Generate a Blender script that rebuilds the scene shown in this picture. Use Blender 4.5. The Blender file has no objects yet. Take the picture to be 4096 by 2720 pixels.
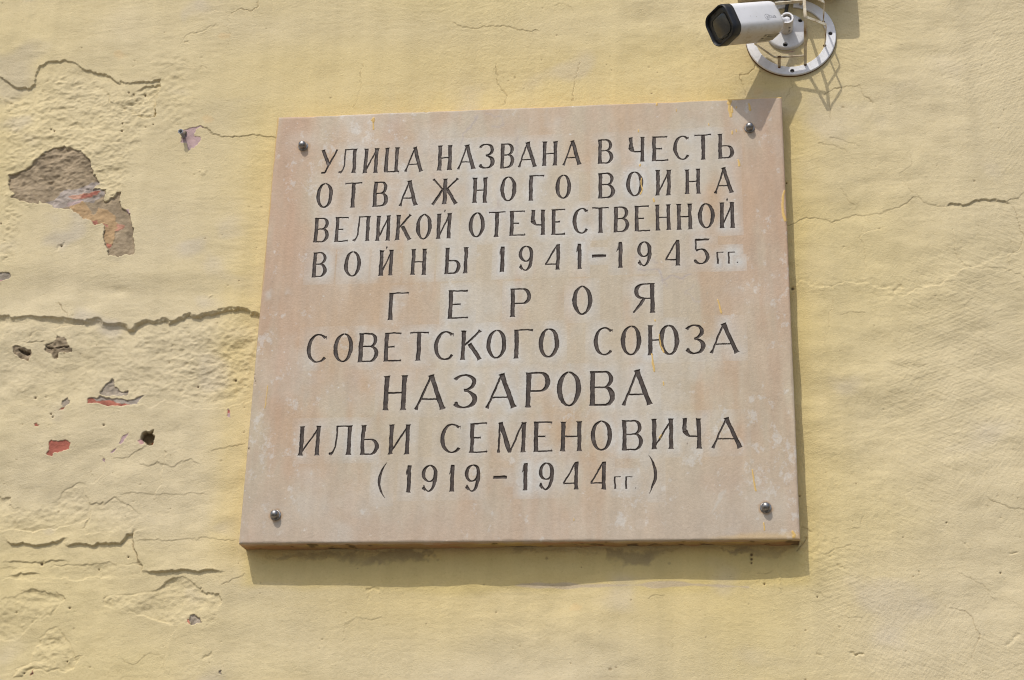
import bpy, bmesh, math, random
import numpy as np
from mathutils import Vector, Matrix, Quaternion

sc = bpy.context.scene
COL = sc.collection
rng = np.random.default_rng(7)
random.seed(7)
f32 = np.float32

# ------------------------------------------------------------------ camera
ZC = 2.75                      # height of the plaque's centre above the pavement
TH = 0.037                     # thickness of the plaque
F_PX, CX, CY = 6500.0, 2048.0, 1360.0
RC = np.array([[0.99201463, 0.12351858, 0.02549765],
               [-0.02277195, 0.37425617, -0.92704571],
               [-0.12405002, 0.91906228, 0.37408036]])   # rows: right, down, forward
CP = np.array([0.32573086, -2.49499042 - TH, ZC - 1.06521525])
cam_d = bpy.data.cameras.new('camera')
cam_d.sensor_width = 36.0
cam_d.lens = F_PX / 4096.0 * 36.0
cam_d.clip_start = 0.05
cam_d.clip_end = 2000.0
cam = bpy.data.objects.new('camera', cam_d)
COL.objects.link(cam)
M = Matrix(((RC[0][0], -RC[1][0], -RC[2][0], CP[0]),
            (RC[0][1], -RC[1][1], -RC[2][1], CP[1]),
            (RC[0][2], -RC[1][2], -RC[2][2], CP[2]),
            (0, 0, 0, 1)))
cam.matrix_world = M
sc.camera = cam

# ------------------------------------------------------------------ sky and sun
SUN = Vector((0.40, 1.0, -1.33)).normalized()          # the way the light travels
world = bpy.data.worlds.new('World')
sc.world = world
world.use_nodes = True
wn = world.node_tree
bg = wn.nodes['Background']
sky = wn.nodes.new('ShaderNodeTexSky')
sky.sky_type = 'NISHITA'
sky.sun_disc = False
sky.sun_elevation = math.asin(-SUN.z)
sky.sun_rotation = math.atan2(-SUN.x, -SUN.y) % (2 * math.pi)
sky.air_density = 1.0
sky.dust_density = 2.5
wn.links.new(sky.outputs['Color'], bg.inputs['Color'])
bg.inputs['Strength'].default_value = 0.149
sun_d = bpy.data.lights.new('sun', 'SUN')
sun_d.energy = 2.45
sun_d.angle = math.radians(0.53)
sun_d.color = (1.0, 0.955, 0.88)
sun = bpy.data.objects.new('sun', sun_d)
COL.objects.link(sun)
sun.rotation_euler = SUN.to_track_quat('-Z', 'Y').to_euler()
sun.location = (-3, -4, 9)
sc.view_settings.view_transform = 'Standard'
sc.view_settings.look = 'None'
sc.view_settings.exposure = 0.0
sc.view_settings.gamma = 1.0
sc.cycles.pixel_filter_type = 'BLACKMAN_HARRIS'
sc.cycles.filter_width = 1.05

# ------------------------------------------------------------------ helpers
def ray(px, py):
    return RC.T @ np.array([(px - CX) / F_PX, (py - CY) / F_PX, 1.0])

def at(px, py, y=0.0):
    """photo pixel -> point on the plane at depth y (wall face is y = 0, outwards is -y)"""
    d = ray(px, py)
    return CP + d * ((y - CP[1]) / d[1])

def to_px(X, Y, Z):
    a, b, c = X - CP[0], Y - CP[1], Z - CP[2]
    q = [RC[i][0] * a + RC[i][1] * b + RC[i][2] * c for i in range(3)]
    return q[0] / q[2] * F_PX + CX, q[1] / q[2] * F_PX + CY

def link(name, me, mat, parent=None):
    o = bpy.data.objects.new(name, me)
    COL.objects.link(o)
    if mat is not None and len(me.materials) == 0:
        me.materials.append(mat)
    if parent is not None:
        o.parent = parent
        o.matrix_parent_inverse = parent.matrix_world.inverted()
    return o

def empty(name, loc):
    o = bpy.data.objects.new(name, None)
    o.empty_display_size = 0.05
    o.location = loc
    COL.objects.link(o)
    o.matrix_world = Matrix.Translation(loc)
    return o

def tag(o, label, cat, group=None, kind=None):
    if label: o['label'] = label
    if cat: o['category'] = cat
    if group: o['group'] = group
    if kind: o['kind'] = kind
    return o

def mesh_np(name, V, Q, cols=None, smooth=True, extra=None):
    me = bpy.data.meshes.new(name)
    nv, nq = len(V), len(Q)
    me.vertices.add(nv)
    me.vertices.foreach_set('co', np.ascontiguousarray(V, dtype=f32).ravel())
    me.loops.add(nq * 4)
    me.polygons.add(nq)
    me.loops.foreach_set('vertex_index', np.ascontiguousarray(Q, dtype=np.int32).ravel())
    me.polygons.foreach_set('loop_start', np.arange(0, nq * 4, 4, dtype=np.int32))
    if smooth:
        me.polygons.foreach_set('use_smooth', np.ones(nq, dtype=bool))
    if cols is not None:
        a = me.attributes.new('col', 'FLOAT_COLOR', 'POINT')
        c = np.ones((nv, 4), f32); c[:, :3] = cols
        a.data.foreach_set('color', c.ravel())
    for k, v in (extra or {}).items():
        a = me.attributes.new(k, 'FLOAT', 'POINT')
        a.data.foreach_set('value', np.ascontiguousarray(v, dtype=f32))
    me.update(calc_edges=True)
    return me

def sub_mesh(name, V, Q, keep, cols, extra=None):
    q = Q[keep]
    u, inv = np.unique(q.ravel(), return_inverse=True)
    ex = {k: v[u] for k, v in (extra or {}).items()}
    return mesh_np(name, V[u], inv.reshape(-1, 4), cols[u], True, ex)

# --- noise on regular grids: cubic B-spline surfaces over random lattices (fast, separable)
def _basis(t, n):
    i = np.floor(t).astype(int); u = (t - i).astype(f32)
    B = np.zeros((len(t), n + 4), f32)
    w = [(1 - u) ** 3 / 6, (3 * u ** 3 - 6 * u ** 2 + 4) / 6,
         (-3 * u ** 3 + 3 * u ** 2 + 3 * u + 1) / 6, u ** 3 / 6]
    r = np.arange(len(t))
    for k in range(4):
        B[r, np.clip(i + k, 0, n + 3)] += w[k]
    return B

class Grid:
    def __init__(self, xs, zs, fold=None):
        self.xs, self.zs = xs.astype(np.float64), zs.astype(np.float64)
        fx, fz = self.xs.copy(), self.zs.copy()
        if fold:
            x0, x1, z0, z1 = fold
            def fo(a, lo, hi):
                w = hi - lo
                t = np.mod(a - lo, 2 * w)
                return np.where(t > w, 2 * w - t, t) + lo
            fx, fz = fo(fx, x0, x1), fo(fz, z0, z1)
        self.fx, self.fz = fx - fx.min(), fz - fz.min()
        self.X, self.Z = np.meshgrid(xs.astype(f32), zs.astype(f32))
    def n(self, sx, sz=None, seed=0):
        """noise about -1..1 with feature sizes sx, sz (metres)"""
        sz = sz or sx
        r = np.random.default_rng(seed)
        tx, tz = self.fx / sx, self.fz / sz
        nx, nz = int(tx.max()) + 2, int(tz.max()) + 2
        G = r.standard_normal((nz + 4, nx + 4)).astype(f32) * 1.6
        return _basis(tz, nz) @ G @ _basis(tx, nx).T
    def fbm(self, sx, sz=None, oct=4, gain=.5, seed=0):
        sz = sz or sx
        o, a, t = 0, 1.0, 0
        for k in range(oct):
            o = o + a * self.n(sx, sz, seed * 31 + k); t += a * a
            a *= gain; sx /= 2; sz /= 2
        return o / math.sqrt(t)

def pnoise(x, y, seed=0):
    """gradient noise at arbitrary points"""
    r = np.random.default_rng(seed)
    P = r.permutation(512).astype(np.int32)
    ang = (r.random(512) * 2 * np.pi).astype(f32)
    gx, gy = np.cos(ang), np.sin(ang)
    xi = np.floor(x).astype(np.int32); yi = np.floor(y).astype(np.int32)
    u = x - xi; v = y - yi
    su = u * u * u * (u * (u * 6 - 15) + 10); sv = v * v * v * (v * (v * 6 - 15) + 10)
    def g(a, b):
        h = P[(P[(xi + a) & 511] + yi + b) & 511]
        return gx[h] * (u - a) + gy[h] * (v - b)
    a = g(0, 0); b = g(1, 0); c = g(0, 1); d = g(1, 1)
    a = a + su * (b - a); c = c + su * (d - c)
    return (a + sv * (c - a)) * 1.5

def sstep(e0, e1, x):
    t = np.clip((x - e0) / (e1 - e0), 0, 1)
    return t * t * (3 - 2 * t)

def mix(a, b, t):
    t = np.clip(t, 0, 1)
    return a + (np.asarray(b, f32) - a) * t[..., None]

def line_dist(x, y, pts):
    """distance to polyline, signed side (+ = to the left when walking with y down: i.e. above), arc position 0..1"""
    p = np.asarray(pts, f32)
    seg = np.linalg.norm(np.diff(p, axis=0), axis=1); tot = seg.sum(); acc = 0
    best = np.full(x.shape, 1e9, f32); side = np.zeros(x.shape, f32); arc = np.zeros(x.shape, f32)
    for (a, b), L in zip(zip(p[:-1], p[1:]), seg):
        if L < 1e-6: continue
        dx, dy = (b - a) / L
        t = np.clip((x - a[0]) * dx + (y - a[1]) * dy, 0, L)
        d = np.hypot(x - a[0] - t * dx, y - a[1] - t * dy)
        m = d < best
        cr = dx * (y - a[1]) - dy * (x - a[0])
        best = np.where(m, d, best); side = np.where(m, -np.sign(cr), side)
        arc = np.where(m, (acc + t) / tot, arc)
        acc += L
    return best, side, arc

def poly_sdf(x, y, pts):
    p = np.asarray(pts, f32); q = np.roll(p, -1, axis=0)
    best = np.full(x.shape, 1e9, f32); ins = np.zeros(x.shape, bool)
    for a, b in zip(p, q):
        e = b - a; L2 = float(e @ e)
        if L2 < 1e-12: continue
        t = np.clip(((x - a[0]) * e[0] + (y - a[1]) * e[1]) / L2, 0, 1)
        best = np.minimum(best, np.hypot(x - a[0] - t * e[0], y - a[1] - t * e[1]))
        c = ((a[1] > y) != (b[1] > y))
        if abs(e[1]) > 1e-9:
            ins ^= c & (x < a[0] + (y - a[1]) * e[0] / e[1])
    return np.where(ins, -best, best)

def crop(pts, ox, oy, s):
    """points read off an enlarged crop of the photograph"""
    return [(ox + a / s, oy + b / s) for a, b in pts]

def A1(p): return crop(p, 0, 0, 2.1464)
def A2(p): return crop(p, 0, 700, 2.1464)
def A3(p): return crop(p, 0, 1350, 2.1464)
def A4(p): return crop(p, 0, 1990, 2.1464)
def C0(p): return crop(p, 2600, 0, 2.6133)
def FU(p): return crop(p, 0, 0, 0.57642)
def R7(p): return crop(p, 3000, 600, 2.1478)
def R8(p): return crop(p, 3000, 1990, 2.1478)
def B5(p): return crop(p, 900, 1800, 1.96)
def B6(p): return crop(p, 2050, 1800, 1.96)

# ------------------------------------------------------------------ materials
def nodes_of(m):
    m.use_nodes = True
    nt = m.node_tree
    return nt, nt.nodes['Principled BSDF']

def noise_node(nt, scale, detail=3, rough=.5, coord=None, vec_scale=None):
    n = nt.nodes.new('ShaderNodeTexNoise')
    n.inputs['Scale'].default_value = scale
    n.inputs['Detail'].default_value = detail
    n.inputs['Roughness'].default_value = rough
    src = coord
    if vec_scale is not None:
        mp = nt.nodes.new('ShaderNodeMapping')
        mp.inputs['Scale'].default_value = vec_scale
        nt.links.new(coord, mp.inputs['Vector']); src = mp.outputs['Vector']
    nt.links.new(src, n.inputs['Vector'])
    return n

def ramp(nt, fac, stops):
    r = nt.nodes.new('ShaderNodeValToRGB')
    while len(r.color_ramp.elements) < len(stops): r.color_ramp.elements.new(.5)
    for e, (p, c) in zip(r.color_ramp.elements, stops):
        e.position = p; e.color = (*c, 1)
    nt.links.new(fac, r.inputs['Fac'])
    return r

def mul_col(nt, a, b, fac=1.0):
    m = nt.nodes.new('ShaderNodeMix'); m.data_type = 'RGBA'; m.blend_type = 'MULTIPLY'
    m.inputs['Factor'].default_value = fac
    nt.links.new(a, m.inputs['A']); nt.links.new(b, m.inputs['B'])
    return m.outputs['Result']

def mix_col(nt, a, col, fac):
    m = nt.nodes.new('ShaderNodeMix'); m.data_type = 'RGBA'
    nt.links.new(fac, m.inputs['Factor']); nt.links.new(a, m.inputs['A'])
    m.inputs['B'].default_value = (*col, 1)
    return m.outputs['Result']

def obj_coord(nt):
    return nt.nodes.new('ShaderNodeTexCoord').outputs['Object']

def attr(nt, name):
    a = nt.nodes.new('ShaderNodeAttribute'); a.attribute_name = name
    return a

def add_bump(nt, bsdf, heights, dist):
    """heights: list of (output, weight)"""
    tot = None
    for h, w in heights:
        m = nt.nodes.new('ShaderNodeMath'); m.operation = 'MULTIPLY'
        nt.links.new(h, m.inputs[0]); m.inputs[1].default_value = w
        if tot is None: tot = m.outputs[0]
        else:
            s = nt.nodes.new('ShaderNodeMath'); s.operation = 'ADD'
            nt.links.new(tot, s.inputs[0]); nt.links.new(m.outputs[0], s.inputs[1]); tot = s.outputs[0]
    b = nt.nodes.new('ShaderNodeBump')
    b.inputs['Strength'].default_value = 1.0
    b.inputs['Distance'].default_value = dist
    nt.links.new(tot, b.inputs['Height'])
    nt.links.new(b.outputs['Normal'], bsdf.inputs['Normal'])

def mat_plaster():
    m = bpy.data.materials.new('painted_plaster')
    nt, b = nodes_of(m)
    co = obj_coord(nt)
    a = attr(nt, 'col')
    n1 = noise_node(nt, 260, 4, .65, co)
    n2 = noise_node(nt, 60, 3, .6, co, (0.7, 1, 1.2))
    r1 = ramp(nt, n1.outputs['Fac'], [(0.22, (.80, .77, .70)), (0.36, (.97, .965, .95)), (0.5, (1, 1, 1)), (0.8, (1.04, 1.04, 1.05))])
    r2 = ramp(nt, n2.outputs['Fac'], [(0.3, (.975, .97, .955)), (0.55, (1, 1, 1)), (0.8, (1.01, 1.01, 1.02))])
    c = mul_col(nt, a.outputs['Color'], r1.outputs['Color'])
    c = mul_col(nt, c, r2.outputs['Color'])
    nt.links.new(c, b.inputs['Base Color'])
    b.inputs['Roughness'].default_value = .88
    b.inputs['Specular IOR Level'].default_value = .18
    h1 = noise_node(nt, 420, 3, .6, co)
    h2 = noise_node(nt, 170, 3, .65, co, (.7, 1, 1.1))
    add_bump(nt, b, [(h1.outputs['Fac'], .5), (h2.outputs['Fac'], .5)], .0013)
    return m

def mat_marble():
    m = bpy.data.materials.new('weathered_marble')
    nt, b = nodes_of(m)
    co = obj_coord(nt)
    a = attr(nt, 'col')
    n1 = noise_node(nt, 330, 4, .6, co)
    r1 = ramp(nt, n1.outputs['Fac'], [(0.25, (.93, .92, .90)), (0.5, (1, 1, 1)), (0.8, (1.04, 1.04, 1.05))])
    c = mul_col(nt, a.outputs['Color'], r1.outputs['Color'])
    ink = attr(nt, 'ink')                   # signed distance to the letter outlines in millimetres
    nz = noise_node(nt, 480, 3, .6, co)
    mm = nt.nodes.new('ShaderNodeMath'); mm.operation = 'MULTIPLY_ADD'
    nt.links.new(nz.outputs['Fac'], mm.inputs[0]); mm.inputs[1].default_value = 1.1; mm.inputs[2].default_value = -.55
    ad = nt.nodes.new('ShaderNodeMath'); ad.operation = 'ADD'
    nt.links.new(ink.outputs['Fac'], ad.inputs[0]); nt.links.new(mm.outputs[0], ad.inputs[1])
    mr = nt.nodes.new('ShaderNodeMapRange')
    mr.inputs['From Min'].default_value = .25; mr.inputs['From Max'].default_value = -.25
    nt.links.new(ad.outputs[0], mr.inputs['Value'])
    n3 = noise_node(nt, 90, 3, .6, co)
    inkc = ramp(nt, n3.outputs['Fac'], [(0.3, (.036, .026, .020)), (0.6, (.056, .040, .031)), (0.8, (.095, .070, .052))])
    mx = nt.nodes.new('ShaderNodeMix'); mx.data_type = 'RGBA'
    nt.links.new(mr.outputs[0], mx.inputs['Factor'])
    nt.links.new(c, mx.inputs['A']); nt.links.new(inkc.outputs['Color'], mx.inputs['B'])
    yel = attr(nt, 'drip')
    c2 = mix_col(nt, mx.outputs['Result'], (.60, .40, .13), yel.outputs['Fac'])
    nt.links.new(c2, b.inputs['Base Color'])
    b.inputs['Roughness'].default_value = .5
    b.inputs['Specular IOR Level'].default_value = .3
    h1 = noise_node(nt, 260, 4, .6, co)
    add_bump(nt, b, [(h1.outputs['Fac'], 1.0)], .00045)
    return m

def mat_plain(name, stops, rough, scale=40, metallic=0.0, bump=.0004, spec=.5, stretch=None, rvar=.08):
    m = bpy.data.materials.new(name)
    nt, b = nodes_of(m)
    co = obj_coord(nt)
    n = noise_node(nt, scale, 5, .6, co, stretch)
    r = ramp(nt, n.outputs['Fac'], stops)
    nt.links.new(r.outputs['Color'], b.inputs['Base Color'])
    b.inputs['Metallic'].default_value = metallic
    b.inputs['Specular IOR Level'].default_value = spec
    mr = nt.nodes.new('ShaderNodeMapRange')
    mr.inputs['To Min'].default_value = rough - rvar; mr.inputs['To Max'].default_value = rough + rvar
    nt.links.new(n.outputs['Fac'], mr.inputs['Value']); nt.links.new(mr.outputs[0], b.inputs['Roughness'])
    if bump:
        h = noise_node(nt, scale * 6, 3, .6, co)
        add_bump(nt, b, [(h.outputs['Fac'], 1.0)], bump)
    return m

M_PLASTER = mat_plaster()
M_MARBLE = mat_marble()
M_STEEL = mat_plain('worn_steel', [(.3, (.15, .14, .13)), (.55, (.34, .33, .32)), (.8, (.48, .47, .46))], .40, 160, 1.0, .0001)
M_PIPE = mat_plain('dull_zinc', [(.3, (.20, .20, .205)), (.55, (.30, .31, .325)), (.8, (.38, .39, .41))], .5, 120, .15, .0001)
M_WHITE = mat_plain('white_camera_paint', [(.25, (.70, .70, .71)), (.5, (.76, .76, .78)), (.8, (.79, .79, .81))], .42, 25, 0, .00006)
M_UNDER = None
M_BLACK = mat_plain('black_bezel_plastic', [(.3, (.010, .011, .013)), (.6, (.015, .017, .022)), (.85, (.03, .032, .038))], .5, 60, 0, .00008, spec=.35)
M_PLATE = mat_plain('front_plate_plastic', [(.3, (.010, .010, .009)), (.6, (.016, .015, .013)), (.85, (.028, .026, .022))], .38, 80, 0, .00005)
M_GLASS = mat_plain('dusty_window_glass', [(.3, (.030, .028, .022)), (.55, (.045, .041, .033)), (.8, (.085, .082, .072))], .22, 55, 0, 0, spec=.6)
M_DARK = mat_plain('dark_screw', [(.3, (.010, .008, .007)), (.6, (.022, .017, .014)), (.85, (.05, .03, .02))], .6, 200, .3, .0001)
M_RING = mat_plain('chipped_white_enamel', [(.22, (.46, .42, .38)), (.36, (.66, .66, .67)), (.6, (.74, .74, .76)), (.85, (.78, .78, .80))], .4, 70, 0, .00012)
M_BAR = mat_plain('rusty_cream_bar', [(.27, (.20, .10, .04)), (.42, (.46, .37, .24)), (.58, (.62, .56, .43)), (.85, (.72, .68, .57))], .55, 60, 0, .00025)
M_RUST = mat_plain('rust', [(.3, (.07, .035, .015)), (.6, (.16, .08, .03)), (.85, (.26, .14, .06))], .85, 150, 0, .0004)
M_BOX = mat_plain('dirty_box_paint', [(.3, (.30, .20, .09)), (.5, (.50, .42, .28)), (.75, (.60, .54, .42))], .6, 30, 0, .0002)
M_CABLE = mat_plain('black_cable_rubber', [(.3, (.012, .012, .012)), (.8, (.03, .03, .03))], .55, 90, 0, .0001)
M_GREY = mat_plain('grey_print', [(.3, (.22, .22, .24)), (.8, (.30, .30, .32))], .5, 90, 0, 0)
M_STICK = mat_plain('sticker_paper', [(.3, (.42, .38, .28)), (.8, (.52, .48, .38))], .6, 120, 0, 0)
M_PRINT = mat_plain('sticker_print', [(.3, (.06, .055, .045)), (.8, (.14, .12, .10))], .6, 120, 0, 0)
M_PAVE = mat_plain('pavement_concrete', [(.3, (.14, .127, .105)), (.55, (.18, .163, .137)), (.8, (.22, .20, .17))], .9, 3.0, 0, .002)

# ------------------------------------------------------------------ pavement
def build_ground():
    bm = bmesh.new()
    vs = [bm.verts.new(p) for p in ((-300, -400, 0), (300, -400, 0), (300, 0.35, 0), (-300, 0.35, 0))]
    bm.faces.new(vs)
    me = bpy.data.meshes.new('pavement'); bm.to_mesh(me); bm.free()
    tag(link('pavement', me, M_PAVE), 'grey concrete pavement in front of the wall', None, kind='structure')
build_ground()

# ------------------------------------------------------------------ plaster wall
PLQ = [(1109, 468), (3127, 386), (3201, 2157), (954, 2174)]      # the plaque as seen, for marks around it

def build_wall():
    STEP = 0.00115
    cs = [at(px, py) for px in (0, 4096) for py in (0, 2720)]
    x0 = min(c[0] for c in cs) - .05; x1 = max(c[0] for c in cs) + .05
    z0 = min(c[2] for c in cs) - .05; z1 = max(c[2] for c in cs) + .05
    def axis(lo, hi, a, b):
        mid = np.arange(a, b, STEP)
        def out(d):
            o, s, t = [], STEP, 0
            while t < d:
                s = min(s * 1.35, .05); t = min(t + s, d); o.append(t)
            return np.array(o)
        return np.concatenate([a - out(a - lo)[::-1], mid, mid[-1] + out(hi - mid[-1])])
    xs = axis(-4.5, 5.0, x0, x1); zs = axis(0.0, 5.2, z0, z1)
    G = Grid(xs, zs, (x0, x1, z0, z1))
    X, Z = G.X, G.Z
    nz, nx = X.shape
    qx, _ = to_px(X, 0.0, Z)
    LEAN = (11.0 * sstep(2900, 900, qx)).astype(f32)         # the wall leans away from the plaque to the left (mm)
    PX, PY = to_px(X, LEAN * .001, Z)
    PX = PX.astype(f32); PY = PY.astype(f32)
    # outlines get their raggedness from a small warp
    WX = PX + 6.5 * G.fbm(.016, oct=4, gain=.72, seed=1)
    WY = PY + 5.5 * G.fbm(.016, oct=4, gain=.72, seed=2)
    H = np.zeros_like(X)          # millimetres outwards
    fine = G.fbm(.006, oct=2, seed=3)
    def win(pts, r, w=True):
        p = np.asarray(pts); a, b = p.min(0) - r - 12, p.max(0) + r + 12
        m = (PX > a[0]) & (PX < b[0]) & (PY > a[1]) & (PY < b[1])
        rows = np.where(m.any(1))[0]; cols = np.where(m.any(0))[0]
        if len(rows) == 0 or len(cols) == 0: return None
        s = np.s_[rows[0]:rows[-1] + 1, cols[0]:cols[-1] + 1]
        return s
    # ---- base relief of the old plaster
    H += 2.4 * G.fbm(.42, .30, 2, seed=10) + 1.5 * G.fbm(.13, .08, 2, seed=11)
    H -= LEAN
    H -= 2.2 * sstep(2190, 2250, PY) * sstep(2480, 2360, PY) * sstep(1300, 1700, PX) * sstep(3150, 2950, PX)
    H += 5 * np.exp(-((PX - 3260) / 70) ** 2 - ((PY - 2240) / 90) ** 2)
    H += 2.3 * G.fbm(.075, .050, 3, seed=13) * sstep(.0, 1.2, G.fbm(.3, .3, 2, seed=14) + .4)
    H += .48 * G.fbm(.05, .028, 3, seed=12) * (.7 + .5 * sstep(1600, 500, PX))
    # trowel and brush marks, in patches that run in different directions
    pa = sstep(-.2, .5, G.n(.16, .12, 21)); pb = sstep(.0, .7, G.n(.15, .13, 22))
    right = sstep(3050, 3400, PX) * .8 + .35
    horiz = G.n(.05, .0032, 23) + .7 * G.n(.028, .0022, 24)
    H += .050 * horiz * sstep(-.5, .9, G.fbm(.09, .05, 3, seed=25)) * (.6 + .5 * right)
    H += .10 * (G.n(.016, .0042, 26) + .8 * G.n(.009, .0030, 27)) * sstep(-.6, .8, G.fbm(.12, .09, 3, seed=28))
    for k, (ang, sc_) in enumerate(((.35, 1.0), (-.45, .9), (.9, .7))):
        u = X * math.cos(ang) + Z * math.sin(ang); v = -X * math.sin(ang) + Z * math.cos(ang)
        st = pnoise(u / .045 + 40, v / .0035 + 9 * k, 30 + k) + .6 * pnoise(u / .02, v / .002, 35 + k)
        msk = sstep(.15, .8, G.n(.11, .09, 40 + k))
        H += .24 * st * msk * sc_ * right
    # granular paint
    gran = G.n(.0028, seed=50) + .8 * G.n(.0045, seed=51)
    gm = .35 + .65 * sstep(-.3, .8, G.fbm(.14, oct=2, seed=52)) 
    H += .105 * gran * gm

    # ---- colour of the paint
    def C(*c): return np.array(c, f32)
    col = np.empty(X.shape + (3,), f32)
    col[:] = C(.600, .492, .292)
    big = G.fbm(.30, .24, 3, seed=60)
    col = mix(col, C(.585, .490, .330), sstep(-.1, 1.1, big) * .8)
    col = mix(col, C(.610, .495, .265), sstep(.1, 1.2, -big) * .7)
    # fresh yellow touch-up painted round the plaque
    dp = poly_sdf(PX + 30 * G.n(.06, seed=61), PY + 20 * G.n(.06, seed=62), PLQ)
    vert = G.fbm(.02, .12, 3, seed=63)
    above = sstep(0, 500, PX - 700) * sstep(3500, 3000, PX)
    touch = sstep(240, 0, dp) * .62
    below = sstep(2100, 2250, PY) * sstep(2720, 2380, PY) * sstep(950, 1500, PX) * sstep(3300, 2900, PX)
    topb = sstep(90, 260, PY) * sstep(420, 380, PY) * above
    col = mix(col, C(.612, .478, .222), np.clip(np.maximum.reduce([touch, .55 * below, .45 * topb]) + .15 * vert * touch, 0, 1))
    prot = sstep(2180, 2230, PY) * sstep(2385, 2330, PY + 14 * G.n(.05, seed=67)) * sstep(940, 1010, PX) * sstep(3290, 3200, PX)
    col = mix(col, C(.600, .462, .185), np.clip(prot + sstep(90, 15, dp) * sstep(2500, 3100, PX) * .4, 0, 1) * .62)
    # faded, washed out fields to the far right, and bluish lime showing through in blotches
    col = mix(col, C(.575, .485, .335), sstep(3350, 4000, PX) * .55)
    bl = sstep(1.0, 1.9, G.fbm(.07, .05, 3, seed=64))
    col = mix(col, C(.50, .44, .38), bl * .45 * sstep(1150, 700, PX))
    col = mix(col, C(.52, .45, .37), sstep(1.1, 2.0, G.fbm(.09, .07, 3, seed=65)) * .35)
    # faint orange blotches of an older coat
    for q in (A1([(1775, 1025)]), A1([(1030, 470)]), A1([(1900, 310)]), B6([(500, 1230)]), C0([(1150, 950)])):
        d = np.hypot((WX - q[0][0]) / 26, (WY - q[0][1]) / 17)
        col = mix(col, C(.66, .44, .22), sstep(1.2, .5, d) * .30)
    # rain streaks
    col *= (1 + .022 * G.fbm(.012, .25, 3, seed=66))[..., None]

    col *= C(.990, 1.006, .985)
    G_V = G.fbm(.03, oct=3, seed=70)
    # ---- raised and broken layers
    def layer(pts, depth, fade=None, ragged=0, warp=True):
        """polygon where the top coat is gone: a step down of depth mm, optionally fading over `fade` px"""
        s = win(pts, 30)
        if s is None: return
        x, y = (WX[s], WY[s]) if warp else (PX[s], PY[s])
        d = poly_sdf(x, y, pts)
        k = sstep(1.2, -2.4, d)
        if fade: k = k * np.exp(np.minimum(d, 0) / fade)
        H[s] -= depth * k * np.clip(.62 + .55 * G_V[s], .12, 1.3)
        if ragged: H[s] += ragged * sstep(0, -14, d) * RGH[s]
    def edge(pts, up=0, ul=60, low=0, ll=60, taper=.08, crack=0, cw=3.0, dirt=0, warp=.7):
        """broken edge: the coat above lifts, the coat below lies deeper; optional open crack along it"""
        s = win(pts, max(ul, ll) * 2.6 + 8)
        if s is None: return
        x = PX[s] + (WX[s] - PX[s]) * warp; y = PY[s] + (WY[s] - PY[s]) * warp
        d, sd, arc = line_dist(x + 1.6 * gran[s], y + 1.6 * fine[s], pts)
        tp = sstep(0, taper, arc) * sstep(1, 1 - taper, arc) if taper else 1.0
        sgn = np.clip(sd * d / 2.0, -1, 1)
        h = np.where(sgn > 0, up * np.exp(-d / ul), -low * np.exp(-d / ll)) * np.abs(sgn) * tp
        H[s] += h
        if crack:
            var = .55 + .45 * np.clip(G_V[s] * .8 + .5, 0, 1.3)
            H[s] -= crack * sstep(cw * 1.5, cw * .3, d) * tp * var
        if dirt:
            k = sstep(cw * 1.4, cw * .2, d) * tp * dirt * (.5 + .6 * np.clip(G_V[s] + .4, 0, 1))
            col[s] = mix(col[s], C(.20, .14, .07), k)
    rid = 1 - np.abs(G.fbm(.030, .020, 4, gain=.6, seed=71))
    RGH = 1.5 * G.fbm(.040, .024, 5, gain=.60, seed=72) + 1.1 * rid + .75 * G.n(.0044, .0034, 73) + .45 * G.n(.010, .0070, 75) - 1.6 * sstep(1.5, 2.2, G.fbm(.011, .008, 3, seed=74)) + 1.2 * sstep(.2, 1.6, G.fbm(.07, .045, 2, seed=76))

    # upper left: the smooth coat has come away below a curling edge
    top_edge = A1([(-60, 600), (0, 650), (30, 690), (150, 743), (255, 745), (298, 700), (312, 640), (350, 575), (400, 540),
                   (460, 518), (540, 522), (640, 550), (720, 590), (800, 620), (925, 645), (960, 680), (1020, 708),
                   (1120, 710), (1270, 698), (1365, 690)])
    r0 = top_edge + A1([(1350, 740), (1335, 880), (1325, 1010), (1330, 1120), (1240, 1300), (1170, 1460)]) + \
        A2([(1125, 160), (1095, 310), (1000, 330), (600, 300), (270, 330), (205, 600), (160, 850), (-60, 870)])
    s = win(r0, 60)
    d0 = poly_sdf(WX[s], WY[s], r0)
    dl, _, _ = line_dist(WX[s], WY[s], top_edge)
    in0 = sstep(1.5, -2.5, d0)
    H[s] -= in0 * (1.0 + (3.0 + 1.0 * np.clip(G_V[s], -1.5, 1.5)) * np.exp(-dl / 90)) * sstep(0, -60, poly_sdf(PX[s], PY[s], r0) + dl * 0 - 0) ** 0 * np.where(dl < -d0 + 40, 1, sstep(0, -110, d0))
    H[s] += sstep(-6, -70, d0) * RGH[s] * .75
    # a chunk under its right end
    notch = A1([(905, 775), (955, 855), (1000, 885), (1085, 835), (1105, 800), (1250, 748), (1355, 712), (1337, 880), (1325, 1000),
                (1200, 1010), (1080, 960), (980, 940)])
    layer(notch, 4.2, fade=45, ragged=.6)
    layer(A1([(1322, 925), (1330, 950), (1325, 990), (1305, 1003), (1298, 975)]), 9)
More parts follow.
